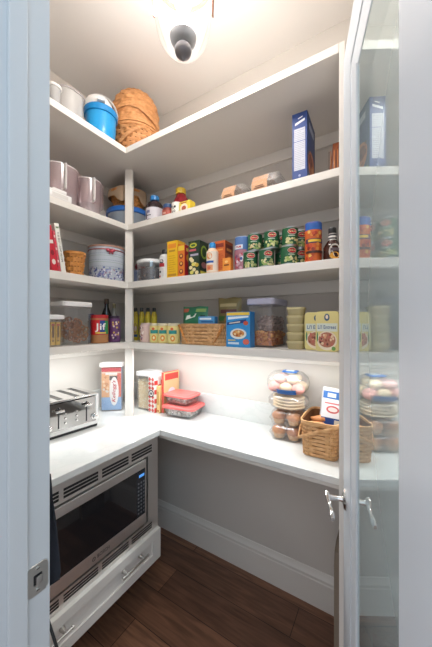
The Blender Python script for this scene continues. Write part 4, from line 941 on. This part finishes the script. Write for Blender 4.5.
for a, b, v_, py, lab in ((304.5, 330, 1.262, 312.5, 'pale yellow toddler meal pack, the rear one half hidden by another'), (315.5, 343, 1.222, 311.5, 'pale yellow meal pack with bowl picture, frontmost at the right end')):
    u0 = on_y(a, v_); u1 = min(on_y(b, v_), -.176); h = height((u0+u1)/2, v_, py)-S4; w = u1-u0
    mb = MB(); rr = rrect(w, h, .014, 5)
    mb.loft([[(x*s, y, z*s+h/2) for x, z in rr] for y, s in ((-.014, .985), (-.012, 1), (.016, 1), (.018, .97))], P('#ded08a'))
    art_g(mb, F(.0146), None, w*.97, .03, h)
    tag(mb.build('meal_pack'), lab, 'pack', ((u0+u1)/2, v_+.014, S4+.001), group='toddler meal packs')

# ================================================================== ON THE WORKTOP
# four slot toaster
ts = thing('toaster', 'white and chrome four slot toaster on the left of the worktop', 'toaster', (-1.575, .868, CT+.001), PI/2-math.radians(4))
TW, TD, TH = .315, .27, .185; TWH = mat('toaster_white', S('#e9e9e7'), .25)
b_ = MB(); b_.box(-TW/2+.006, TW/2-.006, -TD/2+.006, TD/2-.006, .0, .016, BLACK, .004); b_.build('base', ts)
b_ = MB(); 
b_.box(-TW/2, -TW/2+.022, -TD/2, TD/2, .014, TH, TWH, .010); b_.box(TW/2-.022, TW/2, -TD/2, TD/2, .014, TH, TWH, .010); b_.box(-TW/2, TW/2, -TD/2, TD/2, .014, .034, TWH, .006); b_.box(-TW/2+.01, TW/2-.01, -TD/2+.03, TD/2, .02, TH-.008, TWH, .008)
b_.build('housing', ts)
b_ = MB(); b_.box(-TW/2+.020, TW/2-.020, -TD/2+.006, -TD/2+.03, .032, TH-.012, mat('mirror_steel', (.42, .41, .40), .08, 1.)); b_.build('front_panel', ts, smooth=False)
top = MB(); sl = [(-.124, -.092), (-.060, -.028), (.028, .060), (.092, .124)]
xs = [-TW/2+.004]+[e for s in sl for e in s]+[TW/2-.004]
for i in range(0, len(xs), 2): top.box(xs[i], xs[i+1], -TD/2+.004, TD/2-.004, TH-.004, TH+.004, CHROME, .001)
for s in sl: top.box(s[0], s[1], -TD/2+.004, -TD/2+.022, TH-.004, TH+.004, CHROME); top.box(s[0], s[1], TD/2-.02, TD/2-.004, TH-.004, TH+.004, CHROME)
tp = top.build('top_plate', ts, smooth=False)
for s in sl: q = MB(); q.box(s[0], s[1], -TD/2+.022, TD/2-.02, TH-.007, TH+.0022, mat('slot_dark', S('#3a3835'), .5)); q.build('slot', tp, smooth=False)
for x in (-.065, .085):
    q = MB(); q.box(x-.003, x+.003, -TD/2+.0045, -TD/2+.006, .045, TH-.03, BLACK); q.box(x-.003, x+.003, -TD/2-.010, -TD/2+.006, TH-.052, TH-.040, BLACK)
    q.box(x-.022, x+.022, -TD/2-.018, -TD/2-.006, TH-.053, TH-.041, CHROME, .004); q.build('lever', ts)
for x in (-.115, .130):
    q = MB(); n = 20
    q.loft([[(x+r*math.cos(2*PI*k/n), -TD/2+.006-d_, .060+r*math.sin(2*PI*k/n)) for k in range(n)] for r, d_ in ((.017, 0), (.017, .004), (.013, .006), (.012, .018), (.009, .020))], CHROME); q.build('knob', ts)
for x, z in ((-.03, .115), (-.03, .09), (-.03, .065), (.03, .115), (.03, .09), (.03, .065)):
    q = MB(); n = 12; q.loft([[(x+r*math.cos(2*PI*k/n), -TD/2+.006-d_, z+r*math.sin(2*PI*k/n)) for k in range(n)] for r, d_ in ((.006, 0), (.005, .006))], CHROME); q.build('button', ts)
# cereal keeper with printed pack
p0, p1 = Vector((-1.641, 1.173)), Vector((-1.534, 1.265)); c = (p0+p1)/2; ang = math.atan2(p1.y-p0.y, p1.x-p0.x); w = (p1-p0).length
h = height(c.x, c.y, 363)-CT
cc = c+Vector((-math.sin(ang), math.cos(ang)))*.035
kt = tub('cereal_keeper', 'tall clear food keeper with white lid, cereal pack inside, left of the corner post', w, .07, h, .012, (cc.x, cc.y, CT+.001), CLEAR, WHITEP, rz=ang, lid_h=.028)
ww, hh_ = w*.90, h*.88
def art_k(m, f, r_, w, d, h):
    m.patch(-w*.5, w*.5, 0, h*.30, f, P('#8fb0d8'), 1); m.patch(-w*.5, w*.5, h*.90, h, f, P('#c8303a'), 1)
    m.patch(-w*.5, -w*.12, h*.30, h*.86, f, P('#e0a87a'), 1); m.patch(w*.28, w*.5, h*.3, h*.86, f, P('#d86a58'), 1)
    m.disc(w*.14, h*.44, w*.23, h*.34, lay(.0006, f), P('#f2efec')); m.text("Kellogg's", w*.14, h*.44, h*.52, w*.24, lay(.0012, f), P('#c4202e'), rot=PI/2, ital=True)
    for k in range(12): m.disc(-w*.3+random.uniform(-.12, .12)*w, h*random.uniform(.35, .8), w*.06, h*.03, lay(.0004+.0001*k, f), P(random.choice(['#e9c9a0', '#c98a5a', '#d9d2c8'])), 10)
    m.patch(-w*.3, w*.3, h*.83, h*.88, lay(.0008, f), P('#f0e6e0'), 1); m.patch(-w*.1, w*.3, h*.70, h*.80, lay(.0004, f), P('#4a4440'), 1)
carton('cereal_pack', 'red, orange and blue cereal pack inside the tall clear keeper', ww, .045, hh_, (cc.x, cc.y, CT+.007), P('#e2c4ac'), P('#9ab4d4'), art_k, rz=ang, cat='pack')
# oat keeper right of the post
p0, p1 = Vector((-1.500, 1.350)), Vector((-1.375, 1.365)); c = (p0+p1)/2; h = height(c.x, c.y, 372)-CT; w = .118
tub('oat_keeper', 'clear food keeper with white lid full of oats, right of the corner post', w, .13, h, .012, (c.x, c.y+.065, CT+.001), CLEAR, WHITEP, lid_h=.028, rz=math.radians(4))
bulk('oats', 'pale oat flakes filling the clear keeper right of the post', 'oats', (c.x, c.y+.065, CT+.006), w*.93, .12, h*.78, [P('#f0dcb8'), P('#f6e8cc'), P('#e6cda4'), P('#faf1de')], 420, .0055, rz=math.radians(4))
# upright books
def cover_check(m, f, r_, w, d, h):
    n = 2; s_ = w/n; k = int(h/s_)+1
    for i in range(n):
        for j in range(k):
            cx_, cz_ = -w/2+s_*(i+.5), s_*(j+.5)
            if cz_+s_/2 > h: continue
            m.poly([(cx_-s_/2, cz_), (cx_, cz_-s_/2), (cx_+s_/2, cz_), (cx_, cz_+s_/2)], f, P('#d8574f'))
    m.disc(0, h*.52, w*.42, w*.42, lay(.0006, f), P('#2a2a34')); m.disc(0, h*.52, w*.30, w*.30, lay(.0009, f), P('#ece8e2')); m.disc(0, h*.52, w*.15, w*.15, lay(.0012, f), P('#2a2a34'))
    # broad red check cover
    s_ = .03
    for i in range(int(d/s_)):
        for j in range(int(h/s_)):
            if (i+j) % 2 == 0: m.patch(-d/2+i*s_, -d/2+(i+1)*s_, j*s_, (j+1)*s_, r_, P('#cf3f3c'), 1)
h = height(-1.35, 1.36, 376)-CT
carton('cookbook', 'red and white checkered ring cookbook upright on the worktop beside the oats', .058, .155, h, (-1.341, 1.425, CT+.001), P('#f0ebe6'), P('#f0e8e2'), cover_check, rz=math.radians(-3), cat='book')
h2 = height(-1.28, 1.36, 387)-CT
carton('cookbook', 'slim yellow spined booklet between checkered cookbook and the red lidded dishes', .030, .135, h2, (-1.294, 1.43, CT+.001), P('#e6c987'), P('#d8b87a'), lambda m, f, r_, w, d, h: (m.patch(-w*.3, w*.3, h*.05, h*.10, f, P('#c44a3a'), 1), m.patch(-w*.2, w*.2, h*.3, h*.8, f, P('#b88a4a'), 1)), rz=math.radians(-3), cat='book')
h3_ = height(-1.26, 1.42, 372)-CT
carton('cookbook', 'orange red cookbook with cream cover panel, behind the red lidded dishes', .020, .15, h3_, (-1.266, 1.45, CT+.001), P('#d8574a'), P('#d9c08e'), lambda m, f, r_, w, d, h: (m.patch(-d*.42, d*.42, h*.8, h*.96, r_, P('#cc4a40'), 1), m.disc(0, h*.45, d*.25, h*.15, lay(.0003, r_, 0), P('#cfd6de'))), rz=math.radians(-3), cat='book')
# glass dishes with coral lids
COR = mat('coral_lid', S('#e8716c'), .4); LG = [P('#dcdcd8'), P('#eeeeea'), P('#9c9a98'), P('#f6f5f0'), P('#bdb8ac')]
def dish(label, w, d, h, loc, rz):
    t = thing('glass_dish', label, 'dish', loc, rz)
    b_ = MB(); rbox(b_, w*.84, d*.84, .03, [(0, -.003), (.004, 0), (h*.72, w*.05)], GLASSW, True, False); b_.build('glass_body', t)
    l = MB(); rbox(l, w*.97, d*.97, .034, [(h*.68, .003), (h*.70, .006), (h*.84, .006), (h*.88, .001), (h*.86, -.008), (h*.94, -.016), (h*.94, -.02)], COR); l.build('lid', t)
    return t
dish('lower rectangular glass dish with coral red lid on the worktop', .235, .18, .078, (-1.135, 1.428, CT+.001), math.radians(8))
bulk('packed_food', 'grey and white leftovers inside the lower glass dish', 'food', (-1.135, 1.428, CT+.006), .17, .13, .044, LG, 150, .009, rz=math.radians(8))
dish('smaller upper glass dish with coral red lid stacked on the lower dish', .205, .16, .070, (-1.15, 1.43, CT+.001+.0745), math.radians(2))
bulk('packed_food', 'pinkish grey leftovers inside the upper glass dish', 'food', (-1.15, 1.43, CT+.006+.0745), .145, .11, .036, [P('#b08a84'), P('#c9a8a0'), P('#8d7a76')], 110, .008, rz=math.radians(2))
# muffins in clamshells
MUF = mat('muffin', S('#c98b5a'), .8, var=.35, bscale=60, bump=.5); MUC = mat('muffin_paper', S('#cfa67c'), .8); CHO = mat('muffin_dark', S('#b5794f'), .85, var=.4, bscale=70, bump=.5)
c = Vector((-.452, 1.440)); RZ = math.radians(3); cell = .074
def muffin(label, loc, m):
    t = thing('muffin', label, 'muffin', loc, random.uniform(0, 6), 'muffins in the clear clamshells')
    q = MB(); q.lathe([(.024, 0), (.031, .026)], MUC, 24, cap1=False); q.build('paper_cup', t)
    q = MB(); q.lathe([(.030, .024), (.0355, .030), (.036, .038), (.030, .050), (.017, .058), (0, .060)], m, 20)
    for v_ in q.v: v_ *= 1
    q.build('muffin_top', t)
for lvl in range(2):
    zz = CT+.001+lvl*.074
    t = thing('muffin_clamshell', '%s clear clamshell of four muffins stacked beside the wicker basket' % ('lower', 'upper')[lvl], 'clamshell', (c.x, c.y, zz), RZ)
    b_ = MB(); rbox(b_, .156, .158, .03, [(0, -.008), (.004, -.006), (.030, 0), (.031, .006), (.034, .006), (.035, 0), (.062, -.006), (.069, -.014)], CLEAR); b_.build('clear_shell', t)
    for i in range(2):
        for j in range(2):
            dx, dy = (i-.5)*cell, (j-.5)*cell; x = c.x+dx*math.cos(RZ)-dy*math.sin(RZ); y = c.y+dx*math.sin(RZ)+dy*math.cos(RZ)
            muffin('brown muffin in the %s clamshell, %s %s' % (('lower', 'upper')[lvl], ('front', 'back')[j], ('left', 'right')[i]), (x, y, zz+.005), CHO if (i+lvl) % 2 else MUF)
# bread bags on top
FILM = clear('bread_film', (.98, .98, .97), (.9, .9, .9), .10, .12, .15)
def blob_bag(name, label, w, d, h, loc, rz, mats, rolls, film=True):
    t = tag_ = thing(name, label, 'bag', loc, rz)
    if film:
        b_ = MB(); n = 28; R_ = []
        for k in range(9):
            f_ = k/8; z = h*f_; g = math.sin(PI*(.10+.80*f_))**.32
            R_.append([(w/2*g*math.copysign(abs(math.cos(a))**.8, math.cos(a))*(1+.03*math.sin(5*a+3*k)), d/2*g*math.copysign(abs(math.sin(a))**.8, math.sin(a))*(1+.03*math.cos(4*a+2*k)), z) for a in [2*PI*j/n for j in range(n)]])
        b_.loft(R_, FILM); b_.build('clear_film', t)
    return t
z1 = CT+.001+.148
BUN = mat('bun_cream', S('#e3cba8'), .7, var=.12, bscale=40); BUNP = mat('bun_pink', S('#e0a39a'), .7, var=.15, bscale=40)
t = blob_bag('bread_bag', 'clear bag of pale flatbread lying on the muffin clamshells', .205, .168, .080, (c.x+.003, c.y, z1), RZ, None, None)
for k in range(4):
    q = MB(); q.lathe([(0, 0), (.064, .001), (.072, .007), (.064, .013), (0, .014)], BUN, 24, 0, 0, 1.15, .95)
    tag(q.build('flatbread'), 'pale flatbread in the clear bag on the muffin clamshells', 'flatbread', (c.x+.003, c.y, z1+.008+k*.0155), RZ, 'flatbreads in the clear bag')
z2 = z1+.081
t = blob_bag('bun_bag', 'bag of pink and cream buns with blue printed ends, topmost of the bread stack', .215, .170, .108, (c.x, c.y, z2), RZ, None, None)
BB = mat('bag_blue', S('#2468b4'), .35)
q = MB(); n = 24
def band(z0, z1, g0, g1, a0, a1): q.loft([[(.108*g*math.cos(a), .087*g*math.sin(a), z) for a in [a0+(a1-a0)*i/n for i in range(n+1)]] for z, g in ((z0, g0), (z1, g1))], BB, False, False, False)
band(.006, .032, .86, 1.0, -PI*.98, -PI*.80); band(.006, .030, .86, 1.0, -PI*.62, -PI*.30); band(.010, .016, .88, .95, -PI*.98, -PI*.3)
q.build('blue_print', t)
q = MB(); q.box(-.03, .045, -.01, .05, .104, .112, BB, .003); q.box(-.012, .03, -.002, .03, .112, .1135, P('#e8eef6')); q.build('bag_tag', t)
k = 0
for z_, rr, pts in ((.032, .033, ((-.06, -.040), (0, -.046), (.06, -.040), (-.058, .04), (0, .04), (.058, .04))), (.075, .030, ((-.035, -.03), (.03, -.03), (-.03, .03), (.035, .03)))):
    for x, y in pts:
        k += 1; q = MB(); q.ico((0, 0, 0), rr, BUNP if k % 2 else BUN, 3, .02, (1, 1, .8)); dx, dy = x*math.cos(RZ)-y*math.sin(RZ), x*math.sin(RZ)+y*math.cos(RZ)
        tag(q.build('bun'), '%s round bun in the topmost bag of the bread stack' % ('pink', 'cream')[0 if k % 2 else 1], 'bun', (c.x+dx, c.y+dy, z2+z_), 0, 'pink buns in the top bag' if k % 2 else 'cream buns in the top bag')
# market basket, pastry and box in it
bx_, by_ = -.264, 1.386; bh = .150
foot = sup(.148, .225, 7)
t = basket('market_basket', 'tan woven market basket with swing handle at the right end of the worktop', foot, bh, WTAN, (bx_, by_, CT+.001), rows=9, per=22, flare=.010, amp=.0028, rimh=.016)
q = MB(); pts = [(-.090, -.02, bh-.01)]
hp_ = [(-.092, .02, bh-.02), (-.094, -.06, bh-.045), (-.088, -.112, bh-.075), (-.05, -.128, bh-.055), (0, -.130, bh-.030), (.05, -.128, bh-.012), (.079, -.112, bh)]
q.tube(hp_, .008, WTAN, 8, flat=(.5, 1)); q.build('swing_handle', t)
def art_c(m, f, r_, w, d, h):
    m.patch(-w*.5, w*.5, 0, h*.20, f, P('#1d3f80'), 1); m.patch(w*.12, w*.42, h*.04, h*.16, lay(.0005, f), P('#d8cdb8'), 1); m.text('MILK', -w*.2, h*.1, w*.3, h*.07, lay(.0005, f), P('#e8ecf4')) if 0 else None
    m.disc(0, h*.42, w*.30, h*.10, f, P('#cc5a5e')); m.disc(0, h*.42, w*.22, h*.06, lay(.0005, f), P('#f0dcd8')); m.patch(-w*.4, w*.3, h*.56, h*.60, f, P('#d88080'), 1)
    m.patch(-w*.5, w*.3, h*.70, h*.90, f, P('#3a72b8'), 1); m.patch(-w*.3, w*.1, h*.74, h*.85, lay(.0005, f), P('#dfe6f0'), 1)
o = carton('food_carton', 'white carton with blue base and yellow top leaning in the market basket', .096, .045, .175, (bx_+.022, by_+.03, CT+.105), P('#efeef0'), P('#dfe3ea'), art_c, rz=math.radians(18), top=P('#d9d26a'), ry=math.radians(8), rx=math.radians(-14))
PAS = mat('pastry', S('#c98450'), .5, var=.3, bscale=50)
for k, (x, y, z, a) in enumerate(((-.045, -.060, .132, .4), (-.052, .045, .132, 1.2))):
    q = MB(); pts = [(.038*math.cos(b), .038*math.sin(b), 0) for b in [PI*i/12*1.15 for i in range(13)]]
    q.tube(pts, [.004+.017*math.sin(PI*i/12)*(1+.12*(i % 2)) for i in range(13)], PAS, 12)
    tag(q.build('croissant'), 'golden croissant %s the market basket' % ('at the front left of', 'at the back left of')[k], 'croissant', (bx_+x+.012, by_+y, CT+z), a+PI*.9)
q = MB(); q.ico((0, 0, .046), .046, mat('bread_bag_fill', S('#c79a6e'), .6, bump=.6, bscale=20), 3, .03, (1.2, 1.9, 1)); tag(q.build('bread_loaf'), 'wrapped brown loaf lying at the bottom of the market basket', 'bread', (bx_-.012, by_, CT+.008))

# ================================================================== LOW RIGHT AND NEAR THE JAMB
q = MB(); prof = [(0, 0), (.20, 0), (.20, .48), (.185, .53), (.15, .55), (.05, .55), (.015, .53), (0, .48)]
q.loft([[(x, y, z) for y, z in prof] for x in (0, .006, .018, .024)], mat('taupe_canvas', S('#877a6c'), .9, bump=.3, bscale=90))
q.tube([(.012, .06, .55), (.012, .07, .60), (.012, .10, .615), (.012, .13, .60), (.012, .14, .55)], .004, mat('taupe_canvas', S('#877a6c'), .9), 6) if 0 else None
tag(q.build('folded_bag'), 'flat folded taupe bag standing on the floor against the right end panel', 'bag', (-.2, 1.26, .001))
# dark apron hanging behind the jamb
NAV = mat('navy_cloth', S('#23262f'), .9, bump=.3, bscale=120)
q = MB(); n = 14; R_ = []
for k in range(17):
    f_ = k/16; z = 1.13-.27*f_; reach = -.700+.022*min(1, f_/.9) - (.03*max(0, (f_-.9)/.1)**2)
    R_.append([(reach-.13*i/n, .356+.010*math.sin(i*1.5+f_*2)+.012*f_, z-.01*math.sin(i*.8)*f_) for i in range(n+1)])
q.loft(R_, NAV, False, False, False)
o = q.build('apron'); s_ = o.modifiers.new('s', 'SOLIDIFY'); s_.thickness = .004
tag(o, 'dark navy apron hanging inside the pantry just past the left jamb', 'apron')
q = MB(); q.tube([(-.76, .332, 1.33), (-.76, .36, 1.33), (-.76, .372, 1.325), (-.76, .374, 1.34)], .004, NICKEL, 8); tag(q.build('wall_hook'), 'small nickel hook on the wall holding the apron', 'hook')
q = MB(); q.tube([(-.76, .372, .84), (-.745, .37, .80), (-.727, .368, .775), (-.708, .37, .745), (-.690, .376, .70), (-.68, .40, .60), (-.68, .45, .3), (-.72, .5, .02), (-.8, .55, .008), (-1.0, .55, .008)], .0035, BLACK, 8)
tag(q.build('power_cord'), 'thin black power cord hanging near the foot of the left jamb', 'cord')

# ------------------------------------------------------------------ light
def area(name, loc, rot, sx, sy, e, col):
    l = bpy.data.lights.new(name, 'AREA'); l.shape = 'RECTANGLE'; l.size = sx; l.size_y = sy; l.energy = e; l.color = col
    o = bpy.data.objects.new(name, l); C.objects.link(o); o.location = loc; o.rotation_euler = rot; return o
area('strip_light_back', (-.775, 1.31, S4-.052), (0, 0, 0), 1.15, .02, 5.0, (.93, .98, 1))
area('strip_light_left', (-1.51, .78, S4-.052), (0, 0, PI/2), .78, .02, 3.3, (.93, .98, 1))
pl_ = bpy.data.lights.new('lantern_light', 'POINT'); pl_.energy = 54; pl_.color = (1, .965, .93); pl_.shadow_soft_size = .05
o = bpy.data.objects.new('lantern_light', pl_); C.objects.link(o); o.location = (lx, ly, CEIL+zb+.19)
hd = area('hall_daylight', (.9, -.8, 2.9), (0, 0, 0), 1.3, .9, 20, (.42, .75, 1.))
hd.rotation_euler = (Vector((-.65, .25, 2.2))-Vector((.9, -.8, 2.9))).to_track_quat('-Z', 'Y').to_euler()
w = bpy.data.worlds.new('World'); bpy.context.scene.world = w; w.use_nodes = True
w.node_tree.nodes['Background'].inputs[0].default_value = (.90, .93, 1., 1); w.node_tree.nodes['Background'].inputs[1].default_value = 1.15
# ------------------------------------------------------------------ camera
cam = bpy.data.cameras.new('camera'); co = bpy.data.objects.new('camera', cam); C.objects.link(co)
cam.sensor_fit = 'HORIZONTAL'; cam.sensor_width = 36; cam.lens = 36*FPX/432; cam.clip_start = .01
co.location = (0, 0, EYE); co.rotation_euler = (PI/2, 0, YAW)
bpy.context.scene.camera = co
vs_ = bpy.context.scene.view_settings; vs_.view_transform = 'Standard'; vs_.look = 'None'; vs_.exposure = -.1
